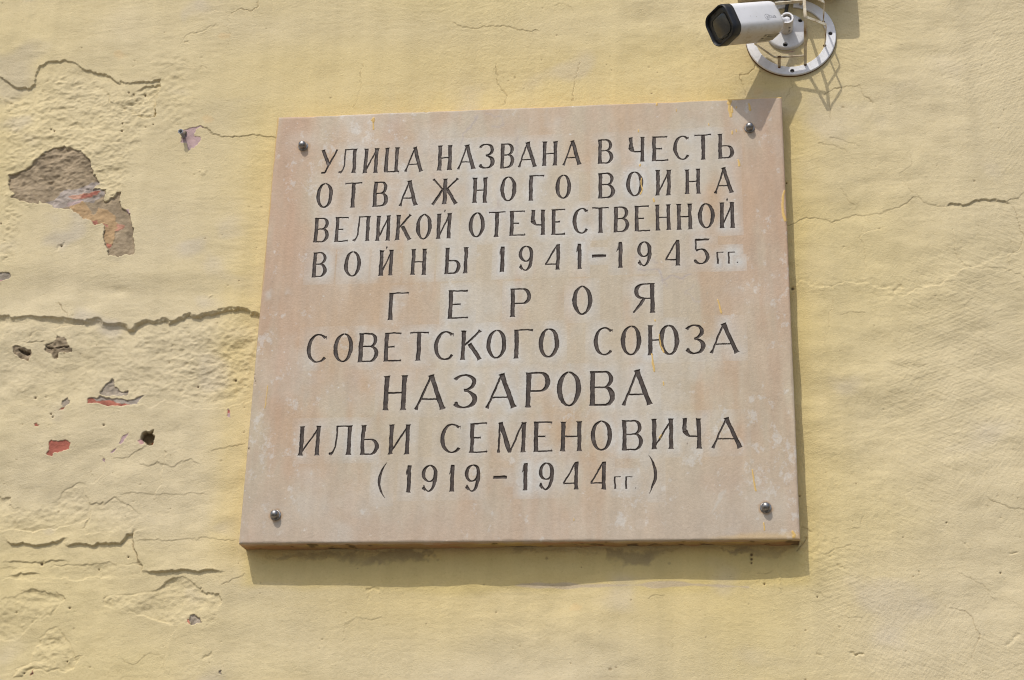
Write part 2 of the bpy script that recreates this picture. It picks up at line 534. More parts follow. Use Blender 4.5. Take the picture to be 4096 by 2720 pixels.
    # strip between the long broken ledge and the smooth lower coat: rough and recessed
    ledge = A2([(-60, 1243), (0, 1245), (150, 1250), (350, 1242), (590, 1246), (740, 1258), (860, 1250), (905, 1288), (1000, 1295),
                (1080, 1310), (1142, 1338), (1180, 1320), (1232, 1280), (1290, 1270), (1330, 1280), (1440, 1250), (1470, 1275),
                (1578, 1245), (1592, 1215), (1640, 1206), (1660, 1225), (1760, 1215), (1870, 1195), (1900, 1170), (2000, 1148),
                (2080, 1160), (2140, 1192), (2170, 1215), (2330, 1205)])
    r1 = ledge + A3([(2200, 520), (2050, 560), (1960, 588), (1890, 590), (1660, 612), (1420, 545), (1300, 602), (1240, 590),
                     (1040, 582), (850, 570), (755, 520), (600, 560), (520, 645), (450, 712), (340, 690), (312, 572),
                     (100, 576), (0, 682), (-60, 720)])
    s = win(r1, 260)
    d1 = poly_sdf(WX[s], WY[s], r1)
    dl, sd, arc = line_dist(WX[s], WY[s], ledge)
    soft = sstep(620, 300, PX[s])                                  # the left end of the ledge is rounded over
    k = mix(sstep(1.5, -2.2, d1)[..., None], [0], 0 * d1)[..., 0]
    k = k * (1 - soft) + soft * sstep(10, -16, d1)
    H[s] -= k * (1.5 + (4.0 + 1.4 * np.clip(G_V[s], -1.5, 1.5)) * np.exp(-dl / 120)) * np.where(dl < -d1 + 60, 1, sstep(0, -40, d1) * .5 + .5)
    H[s] += sstep(-4, -50, d1) * RGH[s] * (.35 + .35 * sstep(250, 900, PX[s]))
    H[s] += np.where(sd > 0, 3.4 * np.exp(-dl / 75), 0) * sstep(3, 10, d1) * (PY[s] < 1330)
    # swelling above the ledge
    for (qx, qy, rx, ry, a) in ((700, 1090, 320, 46, 2.6), (560, 1120, 130, 40, 1.2), (400, 1160, 60, 22, -1.2), (480, 1165, 40, 18, -2.0),
                                (880, 1178, 210, 30, -1.6), (360, 1085, 120, 30, 1.0), (180, 1090, 160, 60, 1.0)):
        H += a * np.exp(-((PX - qx) / rx) ** 2 - ((PY - qy) / ry) ** 2)
    # soft mortar joints and ledges, lower left
    edge(A4([(20, 330), (90, 400), (300, 404), (480, 395), (540, 365), (610, 335)]), up=2.6, ul=45, low=3.0, ll=50, taper=.2)
    edge(A4([(540, 396), (760, 398), (960, 398), (1040, 392), (1090, 330), (1140, 290), (1168, 250)]), up=2.4, ul=40, low=3.4, ll=46, taper=.12)
    edge(A4([(1140, 285), (1160, 380), (1158, 430), (1180, 500), (1195, 570), (1222, 600), (1222, 650)]), up=1.8, ul=60, low=.4, ll=50, taper=.05, crack=1.6, cw=3, dirt=.5)
    edge(A4([(1215, 645), (1300, 632), (1420, 636), (1560, 622), (1700, 632), (1850, 645), (1960, 650)]), up=3.0, ul=34, low=3.0, ll=50, taper=.2)
    edge(A4([(40, 680), (120, 668), (200, 650), (300, 640), (380, 660)]), up=2.0, ul=26, low=1.6, ll=30, taper=.3)
    edge(A4([(0, 560), (140, 545), (290, 555), (420, 545), (620, 540)]), up=1.2, ul=30, low=.9, ll=40, taper=.2, crack=.7, cw=2.4)
    # flakes of the top coat gone
    layer(A4([(1360, 770), (1400, 738), (1460, 705), (1530, 686), (1612, 690), (1640, 738), (1700, 765), (1732, 768), (1746, 800),
              (1800, 832), (1900, 838), (1905, 905), (1850, 1062), (1742, 1076), (1500, 1095), (1250, 1036), (1110, 1002), (900, 932),
              (880, 880), (922, 846), (1000, 832), (1120, 832), (1310, 800)]), 2.3, ragged=.55)
    layer(A4([(755, 50), (850, 47), (880, 68), (940, 22), (1000, 5), (1045, 48), (1130, 62), (1162, 98), (1225, 150), (1150, 240),
              (1000, 300), (760, 320), (700, 250), (760, 180)]), 1.5, fade=120, ragged=.35)
    layer(A3([(-40, 1372), (0, 1375), (60, 1386), (75, 1412), (62, 1430), (140, 1456), (230, 1480), (310, 1486), (352, 1448), (420, 1436),
              (470, 1390), (540, 1312), (690, 1242), (742, 1248), (730, 1330), (762, 1402), (755, 1560), (500, 1640), (-40, 1660)]), 1.6, fade=150, ragged=.45)
    layer(A4([(0, 700), (380, 690), (640, 705), (760, 660), (1000, 692), (1110, 655), (1215, 668), (1215, 560), (900, 560), (0, 600)]), 1.1, fade=90, ragged=.25)
    layer(A4([(640, 985), (560, 885), (520, 930), (460, 1030), (250, 1070), (190, 1140), (120, 1230), (-40, 1215), (-40, 900), (300, 780), (540, 860)]), 1.3, fade=140, ragged=.5)
    layer(A4([(510, 1100), (560, 1180), (600, 1270), (645, 1375), (720, 1370), (560, 1500), (250, 1480), (190, 1545), (100, 1567), (120, 1480),
              (255, 1410), (270, 1340), (335, 1240), (400, 1120)]), 1.4, fade=110, ragged=.6)
    # thin coat edges in the smooth lower field (lit lips facing up)
    for p, a in ((A3([(850, 995), (905, 1045), (905, 1120), (885, 1200), (800, 1258), (750, 1255)]), .8),
                 (A3([(1405, 950), (1415, 1000), (1395, 1060), (1410, 1110), (1385, 1180), (1385, 1250), (1330, 1330), (1325, 1420)]), .8),
                 (A3([(1190, 1060), (1240, 1090), (1300, 1105), (1350, 1070), (1420, 1085), (1500, 1100), (1560, 1060), (1630, 1045), (1700, 1095), (1720, 1110)]), .9),
                 (A3([(1800, 965), (1900, 960), (2000, 940), (2120, 900)]), .7),
                 (A3([(960, 1030), (1090, 1030), (1200, 955), (1290, 925)]), .7),
                 (A3([(1000, 1345), (1110, 1335), (1240, 1360), (1400, 1350), (1600, 1345), (1800, 1350)]), .6),
                 (A4([(1150, 380), (1300, 372), (1480, 370), (1640, 365), (1760, 358), (1860, 355), (1990, 375), (2080, 370)]), .7),
                 (A4([(1500, 1095), (1500, 1150), (1440, 1220), (1430, 1330), (1410, 1400), (1410, 1520)]), .5)):
        edge(p, up=a, ul=30, low=a * .3, ll=40, taper=.1, crack=.35, cw=2.2, dirt=.12)

    # ---- open cracks
    def crack(p, w=2.6, depth=1.3, up=.5, low=.3, dirt=.55):
        w *= .82; depth *= .8; dirt *= .72
        edge(p, up=up, ul=34, low=low, ll=34, taper=.04, crack=depth, cw=w, dirt=dirt)
    crack(A1([(2235, -20), (2230, 0), (2215, 70), (2170, 108), (2130, 105), (2060, 80), (2010, 95), (1965, 125)]), 3.2, 1.6, .9, .2, .8)
    crack(A1([(1965, 125), (1890, 95), (1775, 100), (1720, 85)]), 2, .7)
    crack(A1([(1965, 125), (1955, 300), (1950, 400), (1905, 500), (1880, 560), (1860, 590), (1822, 606), (1640, 572), (1470, 535)]), 2, .6, .3, .1, .4)
    crack(A1([(1720, 1072), (1760, 1100), (1800, 1140), (1900, 1170), (2060, 1178), (2170, 1158), (2260, 1158), (2300, 1176), (2400, 1190)]), 2.6, 1.0, 1.1, .3, .45)
    crack(A2([(515, 1100), (540, 1150), (570, 1175), (590, 1230)]), 3, 1.2, .3, .3, .7)
    crack(A2([(720, 1275), (650, 1292), (590, 1310), (540, 1300), (495, 1330), (455, 1360)]), 3, 1.4, 1.2, .4, .6)
    crack(A2([(365, 1345), (290, 1365), (230, 1420), (190, 1438), (260, 1445), (385, 1440)]), 2.6, 1, .8, .2, .4)
    crack(FU([(1040, 50), (1060, 60), (1085, 68), (1140, 60), (1165, 58), (1190, 70), (1240, 72)]), 2.2, .6, .7, .2, .2)
    crack(FU([(1147, 140), (1143, 185), (1160, 208), (1168, 222), (1158, 246)]), 3.0, 1.5, .3, .2, .95)
    crack(FU([(835, 140), (832, 200), (815, 252)]), 2.6, 1.1, .3, .2, .7)
    crack(FU([(1338, 140), (1325, 180), (1318, 236)]), 2.6, 1.1, .3, .2, .7)
    crack(C0([(1108, 668), (1080, 710), (1040, 740), (1000, 765), (945, 778), (940, 792), (950, 850), (962, 890), (978, 940), (992, 970), (988, 1012)]), 3, 1.5, .4, .3, .8)
    crack(C0([(940, 780), (880, 785), (800, 800), (700, 815)]), 2, .5, .3, .1, .3)
    crack(C0([(1812, 995), (1840, 960), (1870, 940), (1920, 910), (2000, 905), (2100, 890), (2195, 895), (2200, 960), (2240, 990), (2290, 1020), (2320, 1052), (2360, 1060)]), 2.6, 1.0, .4, .2, .55)
    crack(C0([(1490, 800), (1485, 900), (1460, 980), (1400, 1060)]), 2, .6, .2, .1, .4)
    crack(C0([(1750, 1495), (1850, 1522), (1950, 1552), (2060, 1570)]), 2.4, .8, .4, .1, .4)
    crack(C0([(1885, 1458), (1970, 1460), (2060, 1500), (2150, 1512), (2190, 1560)]), 2.4, .8, .4, .1, .4)
    crack(C0([(1880, 1050), (1885, 1130), (1880, 1200), (1890, 1260)]), 3.2, 1.0, .2, .2, .5)
    crack(R7([(300, 660), (325, 650), (400, 625), (465, 605), (495, 580), (560, 590), (640, 605), (700, 618), (800, 590), (900, 567), (1070, 558),
              (1230, 515), (1350, 455), (1435, 405)]), 2.6, 1.0, .2, .5, .55)
    crack(R7([(1435, 405), (1500, 445), (1600, 495), (1690, 497)]), 2.4, .8, .2, .5, .35)
    edge(R7([(1680, 500), (1700, 488), (1760, 465), (1860, 470), (1890, 455), (1970, 440), (2030, 424), (2120, 440), (2210, 460), (2260, 485)]),
         up=1.3, ul=60, low=2.0, ll=34, taper=.12, crack=.6, cw=2.4, dirt=.22)
    crack(R7([(2212, 460), (2240, 430), (2300, 400), (2400, 345)]), 2.6, .9, .3, .5, .4)
    crack(R7([(2255, 482), (2310, 570), (2325, 650), (2345, 720), (2322, 820), (2230, 920), (2220, 1000)]), 2.4, .8, .2, .2, .45)
    crack(R7([(1435, 405), (1390, 365), (1330, 300), (1290, 240), (1290, 215), (1380, 150), (1372, 40), (1360, -60)]), 2.2, .7, .2, .1, .4)
    crack(R7([(972, 655), (950, 750), (965, 800), (990, 905), (985, 1065)]), 2, .6, .2, .1, .35)
    crack(R7([(1730, 700), (1750, 800), (1770, 900), (1790, 950), (1850, 1005), (1950, 1008), (2060, 1004), (2200, 1008), (2260, 1040), (2400, 1110)]), 2.5, .8, .3, .2, .4)
    crack(R7([(750, 1405), (900, 1405), (1010, 1402)]), 2, .5, .2, .1, .3)
    crack(R7([(710, 1280), (690, 1400), (660, 1560), (640, 1700)]), 2, .5, .1, .1, .35)
    crack(R8([(1700, 938), (1830, 962), (1900, 1020), (1960, 1130), (1975, 1170), (1962, 1230), (1945, 1262), (1935, 1330), (1915, 1392)]), 2.2, .8, .3, .2, .5)
    crack(R8([(2030, -10), (2080, 45), (2150, 55), (2200, 80), (2360, 110)]), 2.2, .8, .4, .2, .4)
    crack(R8([(430, 255), (500, 270), (520, 290)]), 2.2, .8, .3, .2, .5)
    crack(R8([(520, 800), (580, 815), (640, 850), (700, 865)]), 2.2, .7, .4, .1, .4)
    crack(R8([(620, 485), (720, 450), (870, 390)]), 2, .5, .3, .1, .3)
    crack(R8([(800, 990), (850, 1025), (960, 1025)]), 2, .5, .3, .1, .3)
    crack(B6([(1060, 1165), (1120, 1145), (1190, 1135)]), 2.2, .7, .5, .2, .4)
    crack(B6([(1915, 965), (1980, 955), (2055, 932)]), 2.6, .9, .3, .2, .5)
    crack(B6([(2330, 680), (2300, 710), (2255, 745), (2215, 790)]), 4, 1.8, .3, .2, .6)
    crack(B5([(130, 600), (60, 1060)]), 2, .4, .2, .1, .2)
    crack(A4([(470, 815), (520, 845), (565, 885)]), 2.4, .8, .4, .2, .4)
    crack(A4([(1910, 755), (1970, 740), (2020, 705), (2070, 690), (2110, 650)]), 2.2, .7, .4, .2, .4)
    crack(A4([(1040, 1370), (1080, 1410), (1130, 1440), (1210, 1395), (1300, 1335), (1360, 1370), (1410, 1400)]), 2, .6, .3, .2, .35)
    # random hairlines that wander across the outer fields
    hr = np.random.default_rng(99)
    for k in range(11):
        x, y = (hr.uniform(3300, 4090), hr.uniform(60, 2700)) if k % 3 else (hr.uniform(20, 2700), hr.choice([hr.uniform(20, 330), hr.uniform(2420, 2710)]))
        ang = hr.uniform(0, 6.28); p = [(x, y)]
        for j in range(hr.integers(3, 9)):
            ang += hr.normal(0, .55); L = hr.uniform(16, 46)
            x += L * math.cos(ang); y += L * math.sin(ang) * .8; p.append((x, y))
        crack(p, 2.0, .4, .4, .1, .16)
    # rough ridge running right from the plaque
    ridge = R7([(380, 1230), (420, 1150), (520, 1160), (680, 1185), (800, 1132), (900, 1140), (1040, 1150), (1110, 1205), (1200, 1190), (1260, 1236),
                (1330, 1250), (1500, 1170), (1660, 1150), (1800, 1050), (2000, 960), (2230, 900)])
    s = win(ridge, 130)
    d, sd, arc = line_dist(WX[s], WY[s], ridge)
    H[s] += (np.where(sd > 0, -.75, .3) * np.exp(-d / 50)) * np.clip(sd * d / 3, -1, 1) * np.sign(sd) + .30 * (RGH[s] - 1) * np.exp(-(d / 40) ** 2) * sstep(0, .05, arc)
    # rough zone by the edge of the broken field, upper left
    H += .5 * (G.n(.005, .004, 81) + G.n(.009, .006, 82)) * np.exp(-((PX - 690) / 95) ** 2 - ((PY - 380) / 190) ** 2)
    H += .35 * (G.n(.005, .004, 83)) * np.exp(-((PX - 3260) / 130) ** 2 - ((PY - 2200) / 100) ** 2)

    # ---- bare patches: mortar, old red, lilac and ochre coats
    PID = np.zeros(X.shape, np.int16)
    pid = [0]
    mort = G.fbm(.02, oct=4, gain=.6, seed=90)
    def patch(pts, c, depth, rough=0, pid_new=True, cvar=.12, lip=.5, off=0):
        s = win(pts, 30)
        if s is None: return
        x = PX[s] + (WX[s] - PX[s]) * .8; y = PY[s] + (WY[s] - PY[s]) * .8
        d = poly_sdf(x, y, pts)
        k = sstep(1.0, -1.6, d)
        H[s] += lip * np.exp(-np.maximum(d, 0) / 14) * (1 - k)
        H[s] -= depth * k
        if rough: H[s] += rough * k * (RGH[s] * .42 + .55 * fine[s] + .3 * gran[s])
        cc = np.asarray(c, f32) * (1 + cvar * mort[s] + .10 * fine[s])[..., None]
        col[s] = col[s] * (1 - k[..., None]) + cc * k[..., None]
        if pid_new: pid[0] += 1
        PID[s] = np.where(d < 0, pid[0], PID[s])
    MORT = (.300, .235, .155); GREY = (.325, .275, .215)
    RED = (.375, .125, .088); LIL = (.44, .310, .315); OCH = (.405, .275, .150)
    big_patch = A1([(65, 1515), (245, 1440), (330, 1370), (400, 1290), (480, 1265), (550, 1258), (580, 1282), (615, 1258), (690, 1300), (745, 1350),
                    (790, 1440), (860, 1560)]) + \
        A2([(858, 48), (800, 125), (905, 130), (885, 190), (905, 230), (935, 235), (980, 180), (1000, 152), (1045, 155), (1030, 200), (1050, 280), (1092, 312), (1112, 345), (1130, 400),
            (1145, 470), (1142, 520), (1160, 570), (1155, 650), (1135, 690), (1060, 705), (1020, 723), (990, 708), (935, 712), (925, 640), (910, 530), (885, 435),
            (800, 428), (780, 405), (720, 385), (670, 340), (610, 300), (540, 290), (480, 290), (430, 262), (380, 258), (335, 225), (332, 258), (230, 240), (180, 215), (100, 192), (118, 160), (92, 130), (66, 75)])
    patch(big_patch, MORT, 3.0, .55, lip=.7)
    patch(A2([(500, 190), (540, 120), (700, 90), (850, 30), (862, 70), (800, 120), (890, 135), (880, 190), (800, 240), (700, 245), (560, 280), (480, 288), (430, 262), (390, 250), (440, 230)]), (.335, .285, .245), -.5, .2, False)
    patch(A2([(640, 250), (720, 232), (765, 280), (795, 320), (800, 360), (830, 292), (870, 285), (925, 300), (1005, 365), (1015, 410), (1068, 420), (1050, 465), (1000, 488),
              (1000, 560), (975, 610), (935, 635), (915, 530), (888, 436), (800, 426), (780, 405), (720, 385), (670, 340), (600, 290)]), OCH, -1.6, 0, False, .05)
    patch(A2([(580, 190), (620, 170), (705, 152), (800, 140), (862, 142), (845, 165), (790, 190), (722, 214), (640, 212), (600, 215)]), (.36, .21, .15), -.8, 0, False, .3)
    patch(A2([(700, 172), (800, 145), (855, 146), (830, 165), (760, 195), (690, 205)]), (.33, .125, .09), -.3, 0, False, .2)
    patch(A2([(660, 230), (720, 215), (700, 260), (640, 280), (580, 280), (590, 240)]), (.36, .275, .255), -.4, 0, False, .2)
    patch(A2([(1000, 430), (1030, 412), (1070, 420), (1052, 468), (1010, 485), (990, 470), (1020, 445)]), (.36, .19, .13), -.2, 0, False, .25)
    patch(A2([(780, 405), (835, 395), (840, 425), (800, 428)]), (.42, .18, .13), -.1, 0, False, .2)
    patch(A2([(890, 430), (925, 440), (920, 462), (895, 455)]), (.42, .19, .14), -.1, 0, False, .2)
    patch(A2([(930, 590), (975, 605), (950, 635), (932, 638)]), (.40, .16, .11), -.1, 0, False, .2)
    patch(A2([(1092, 312), (1110, 318), (1122, 352), (1108, 348)]), LIL, -.6, 0, False)
    patch(A3([(95, 85), (130, 75), (200, 92), (255, 112), (262, 150), (240, 205), (150, 190), (100, 150)]), MORT, 3.0, 1.5)
    patch(A3([(140, 110), (190, 112), (250, 135), (200, 155), (150, 140)]), (.10, .075, .05), 5, .8, False)
    patch(A3([(380, 92), (400, 72), (450, 60), (480, 28), (492, 5), (570, 12), (585, 70), (622, 102), (600, 125), (500, 140), (495, 175), (455, 190), (438, 150), (390, 125)]), MORT, 2.4, 1.3)
    patch(A3([(385, 95), (480, 92), (600, 88), (605, 98), (500, 106), (400, 104)]), (.09, .065, .045), 4, .5, False)
    patch(A3([(855, 490), (862, 460), (885, 410), (925, 370), (958, 342), (965, 380), (972, 405), (1000, 420), (1025, 450), (1060, 462), (1100, 458), (1098, 488), (1050, 500), (1000, 488), (930, 492)]), GREY, 2.4, .7)
    patch(A3([(757, 522), (800, 525), (875, 500), (950, 514), (1010, 520), (1070, 530), (1130, 522), (1178, 522), (1245, 487), (1215, 540), (1190, 573), (1110, 572), (1040, 580), (920, 580), (850, 568), (760, 570)]), (.36, .31, .26), 2.0, .5)
    patch(A3([(757, 524), (800, 526), (830, 545), (880, 525), (950, 530), (990, 555), (1060, 560), (1110, 560), (1110, 572), (1040, 580), (920, 580), (850, 568), (760, 570)]), (.39, .145, .10), -.3, 0, False, .25)
    patch(A3([(527, 578), (540, 540), (560, 525), (587, 514), (578, 555), (552, 585)]), GREY, 2, .5)
    patch(A3([(515, 622), (528, 590), (553, 578), (545, 600)]), RED, .8, 0, False)
    patch(A3([(388, 998), (424, 968), (428, 922), (456, 898), (470, 905), (520, 890), (570, 878), (590, 895), (615, 912), (604, 940), (602, 965), (570, 970), (520, 990), (450, 1002), (444, 1028), (405, 1020)]), RED, 1.0, 0, True, .10)
    patch(A3([(292, 735), (318, 720), (345, 740), (345, 750), (328, 745), (300, 752)]), RED, .9, 0)
    patch(A3([(1040, 870), (1055, 845), (1102, 834), (1080, 860), (1060, 895), (1040, 916), (1020, 914)]), LIL, .7)
    patch(A3([(950, 985), (965, 955), (1000, 945), (970, 985)]), LIL, .6)
    patch(A3([(888, 1030), (910, 1045), (904, 1068), (890, 1055)]), LIL, .6)
    patch(A3([(1945, 598), (1958, 598), (1970, 640), (1986, 672), (1960, 660)]), LIL, .9)
    patch(A3([(1945, 610), (1965, 612), (1975, 645), (1950, 640)]), (.48, .16, .14), .1, 0, False)
    patch(A2([(-30, 862), (0, 860), (60, 848), (102, 862), (97, 890), (30, 915), (-30, 930)]), GREY, 2.2, .6)
    patch(A2([(-30, 925), (20, 912), (60, 905), (0, 945), (-30, 950)]), (.52, .27, .27), -.3, 0, False)
    patch(A4([(1640, 1055), (1648, 1012), (1665, 1005), (1682, 1000), (1692, 1015), (1718, 1030), (1730, 1055), (1748, 1072), (1690, 1086), (1642, 1088)]), GREY, 2.8, .8)
    patch(A4([(1608, 1062), (1622, 1050), (1640, 1056), (1635, 1085), (1616, 1078)]), (.48, .17, .12), 1.2, 0, False)
    patch(A4([(262, 1526), (280, 1500), (300, 1480), (292, 1505), (278, 1527)]), RED, .8)
    patch(A4([(1880, 1488), (1895, 1482), (1908, 1510), (1888, 1512)]), GREY, 1.2)
    patch(crop([(600, 432), (760, 395), (950, 355), (1100, 315), (1240, 262), (1380, 215), (1450, 260), (1522, 330), (1470, 345), (1360, 300), (1250, 330), (1190, 410), (1110, 500), (1045, 600), (1040, 680),
                (1160, 712), (1300, 725), (1380, 748), (1390, 800), (1362, 900), (1290, 960), (1200, 1030), (1160, 1110), (1060, 1185), (905, 1215), (870, 1300), (840, 1240), (790, 1090), (720, 950),
                (600, 950), (520, 965), (470, 880), (540, 800), (560, 700), (590, 560)], 680, 480, 11.2), (.44, .315, .305), .8, .05, True, .05, .3)
    patch(C0([(1375, 545), (1420, 555), (1480, 545), (1515, 515), (1500, 550), (1440, 560), (1390, 556)]), (.50, .25, .22), .8)
    # the drilled hole with a rusty pin
    hole = A3([(1222, 838), (1250, 796), (1315, 790), (1322, 820), (1332, 855), (1328, 898), (1302, 918), (1262, 906), (1240, 878), (1222, 866)])
    patch(A3([(1192, 880), (1222, 860), (1245, 885), (1240, 905), (1205, 908)]), (.50, .30, .28), .6, 0)
    patch(hole, (.16, .115, .06), 13, .6, True, .2)
    s = win(hole, 20)
    q = A3([(1303, 900)])[0]
    dd = np.hypot((PX[s] - q[0]) / 9, (PY[s] - q[1]) / 7)
    col[s] = mix(col[s], C(.16, .045, .015), sstep(1.2, .8, dd))
    # dirt and bare dark plaster under the plaque
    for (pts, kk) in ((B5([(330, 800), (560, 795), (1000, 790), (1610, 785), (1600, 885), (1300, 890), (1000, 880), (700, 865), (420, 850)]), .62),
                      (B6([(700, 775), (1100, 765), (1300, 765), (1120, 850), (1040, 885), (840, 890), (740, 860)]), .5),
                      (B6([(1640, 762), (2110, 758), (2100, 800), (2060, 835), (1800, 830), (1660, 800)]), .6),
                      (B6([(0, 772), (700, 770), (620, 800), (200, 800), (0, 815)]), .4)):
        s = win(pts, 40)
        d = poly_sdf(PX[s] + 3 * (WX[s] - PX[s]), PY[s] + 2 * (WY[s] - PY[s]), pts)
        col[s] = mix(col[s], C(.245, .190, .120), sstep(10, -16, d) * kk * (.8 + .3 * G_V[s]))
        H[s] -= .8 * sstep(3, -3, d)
    # the grey line left by an old board under the plaque
    s = win(B6([(100, 1050), (1800, 1060)]), 30)
    d, _, _ = line_dist(PX[s], PY[s], B6([(-100, 1055), (600, 1058), (1400, 1050), (1850, 1068)]))
    col[s] = mix(col[s], C(.44, .36, .30), sstep(9, 2, d + 5 * G_V[s]) * .55)
    # shallow drips and lumps of paint, pits and flecks
    rr = np.random.default_rng(5)
    def spot(x, y, rx, ry, dh, c=None, k=0):
        a = max(rx, ry) * 2.2
        s = win([(x, y)], a)
        if s is None: return
        e = np.exp(-((PX[s] - x) / rx) ** 2 - ((PY[s] - y) / ry) ** 2)
        H[s] += dh * e
        if c is not None: col[s] = mix(col[s], c, k * sstep(.35, .75, e))
    for i in range(520):
        x, y = rr.uniform(0, 4096), rr.uniform(0, 2720)
        r = rr.uniform(2.2, 4.2) * (1 + (rr.random() < .08))
        if rr.random() < .45: spot(x, y, r * rr.uniform(.8, 1.8), r, rr.uniform(.25, .7))
        else: spot(x, y, r * rr.uniform(.8, 1.6), r, -rr.uniform(.5, 1.4), C(.26, .19, .10), rr.uniform(.1, .8))
    for p, r in ((A1([(1240, 810)]), 10), (A1([(1145, 810)]), 6), (A1([(1105, 795)]), 7), (A1([(1045, 1125)]), 8), (A1([(465, 1122)]), 7), (A1([(435, 1108)]), 8),
                 (A1([(1050, 1060)]), 7), (A1([(1315, 1070)]), 5), (A3([(1695, 418)]), 11), (A3([(2022, 368)]), 10), (A3([(305, 520)]), 11), (A3([(440, 660)]), 8),
                 (A3([(455, 685)]), 8), (A4([(352, 570)]), 13), (A4([(1103, 513)]), 8), (A4([(840, 615)]), 6), (A4([(140, 988)]), 6), (A2([(10, 420)]), 7),
                 (R8([(2155, 645)]), 7), (R8([(125, 738)]), 8), (R8([(1690, 215)]), 6), (R8([(580, 850)]), 6), (A3([(890, 752)]), 9), (A2([(530, 615)]), 9), (A4([(595, 948)]), 9),
                 (B6([(1875, 815)]), 15), (B6([(1875, 850)]), 13), (B6([(1875, 878)]), 9), (B6([(2250, 360)]), 7), (R7([(365, 1195)]), 14), (R7([(312, 290)]), 8), (A4([(575, 1408)]), 7), (A4([(208, 1510)]), 6)):
        spot(p[0][0], p[0][1], r * .5, r * .5, -3.0, C(.12, .08, .045), .9)
    for (a, b, w, dh) in ((R8([(2225, 480)]), R8([(2285, 460)]), 5, -1.6), (R8([(875, 1320)]), R8([(905, 1340)]), 7, -2.0), (R8([(905, 1345)]), R8([(968, 1352)]), 8, -2.2),
                          (A4([(1780, 1375)]), A4([(1835, 1335)]), 9, -1.6), (A1([(1600, 355)]), A1([(1640, 345)]), 5, -1.6), (A1([(1665, 300)]), A1([(1850, 225)]), 4, -.9),
                          (R7([(1245, 1220)]), R7([(1300, 1170)]), 9, -1.4), (A1([(1735, 1475)]), A1([(1765, 1460)]), 9, 1.6), (A2([(1795, 1055)]), A2([(1830, 1042)]), 5, 1.2),
                          (A2([(500, 640)]), A2([(555, 600)]), 7, -1.5), (R8([(255, 640)]), R8([(258, 765)]), 5, 1.0), (R8([(235, 520)]), R8([(245, 640)]), 4, .8),
                          (R8([(1840, 400)]), R8([(1855, 425)]), 5, -1.0), (R8([(1800, 378)]), R8([(1840, 400)]), 3, -.8), (R8([(765, 572)]), R8([(805, 615)]), 4, -1.0),
                          (R8([(580, 1345)]), R8([(605, 1355)]), 6, -1.3), (R8([(2200, 1260)]), R8([(2310, 1190)]), 10, -1.2), (B5([(1130, 1095)]), B5([(1200, 1100)]), 7, -1.4), (B5([(1130, 1100)]), B5([(1135, 1160)]), 5, -.9)):
        s = win([a[0], b[0]], 30)
        d, _, _ = line_dist(WX[s], WY[s], [a[0], b[0]])
        H[s] += dh * np.exp(-(d / w * 1.4) ** 2)
    # the wall is flat where the ring and the box are fixed
    m = np.exp(-(np.hypot(PX - 3163, (PY - 130) * 1.08) / 190) ** 6)
    H = H * (1 - m) + (np.minimum(H, 0) * .10) * m
    m = sstep(8, -40, poly_sdf(PX, PY, [(2930, -260), (3350, -280), (3350, 20), (2930, 30)]))
    H = H * (1 - m)
    # and near the plaque's edge nothing stands out further than its back
    H = np.minimum(H, 14.0)

    Y = -H * .001
    V = np.stack([X, Y, Z], -1).reshape(-1, 3)
    idx = np.arange(nx * nz, dtype=np.int32).reshape(nz, nx)
    Q = np.stack([idx[:-1, :-1], idx[:-1, 1:], idx[1:, 1:], idx[1:, :-1]], -1).reshape(-1, 4)
    P = PID.ravel()
    fp = P[Q]
    fid = np.where((fp == fp[:, :1]).all(1), fp[:, 0], 0)
    cols = np.clip(col.reshape(-1, 3), .01, .9)
    root = link('house_wall', sub_mesh('house_wall', V, Q, fid == 0, cols), M_PLASTER)
    tag(root, 'old yellow painted plaster wall, cracked and peeling, carrying the plaque and the camera', 'wall')
    for i in range(1, pid[0] + 1):
        k = fid == i
        if k.sum() > 6:
            link('bare_patch', sub_mesh('bare_patch', V, Q, k, cols), M_PLASTER, root)
    # the body of the wall behind its face
    bm = bmesh.new()
    xa, xb, zb = float(xs[0]), float(xs[-1]), float(zs[-1])
    v = [bm.verts.new(p) for p in ((xa, .02, 0), (xb, .02, 0), (xb, .45, 0), (xa, .45, 0), (xa, .02, zb), (xb, .02, zb), (xb, .45, zb), (xa, .45, zb))]
    for q in ((1, 2, 6, 5), (2, 3, 7, 6), (3, 0, 4, 7), (4, 5, 6, 7)):
        bm.faces.new([v[i] for i in q])
    me = bpy.data.meshes.new('wall_body'); bm.to_mesh(me); bm.free()
    link('wall_body', me, mat_plain('wall_body_plaster', [(.3, (.52, .43, .25)), (.7, (.60, .49, .29))], .9, 6, 0, .001), root)
    return H, G
build_wall()

# ------------------------------------------------------------------ marble plaque with carved lettering
PW, PH = 0.9, 0.9 * 0.879016737629916

def ribbon(pts, ws):
    """outline of a stroke of varying half width"""
    p = np.asarray(pts, float); w = np.asarray(ws, float)
    t = np.gradient(p, axis=0); L = np.linalg.norm(t, axis=1, keepdims=True); L[L == 0] = 1
    n = np.stack([-t[:, 1], t[:, 0]], 1) / L
    return np.concatenate([p + n * w[:, None], (p - n * w[:, None])[::-1]])

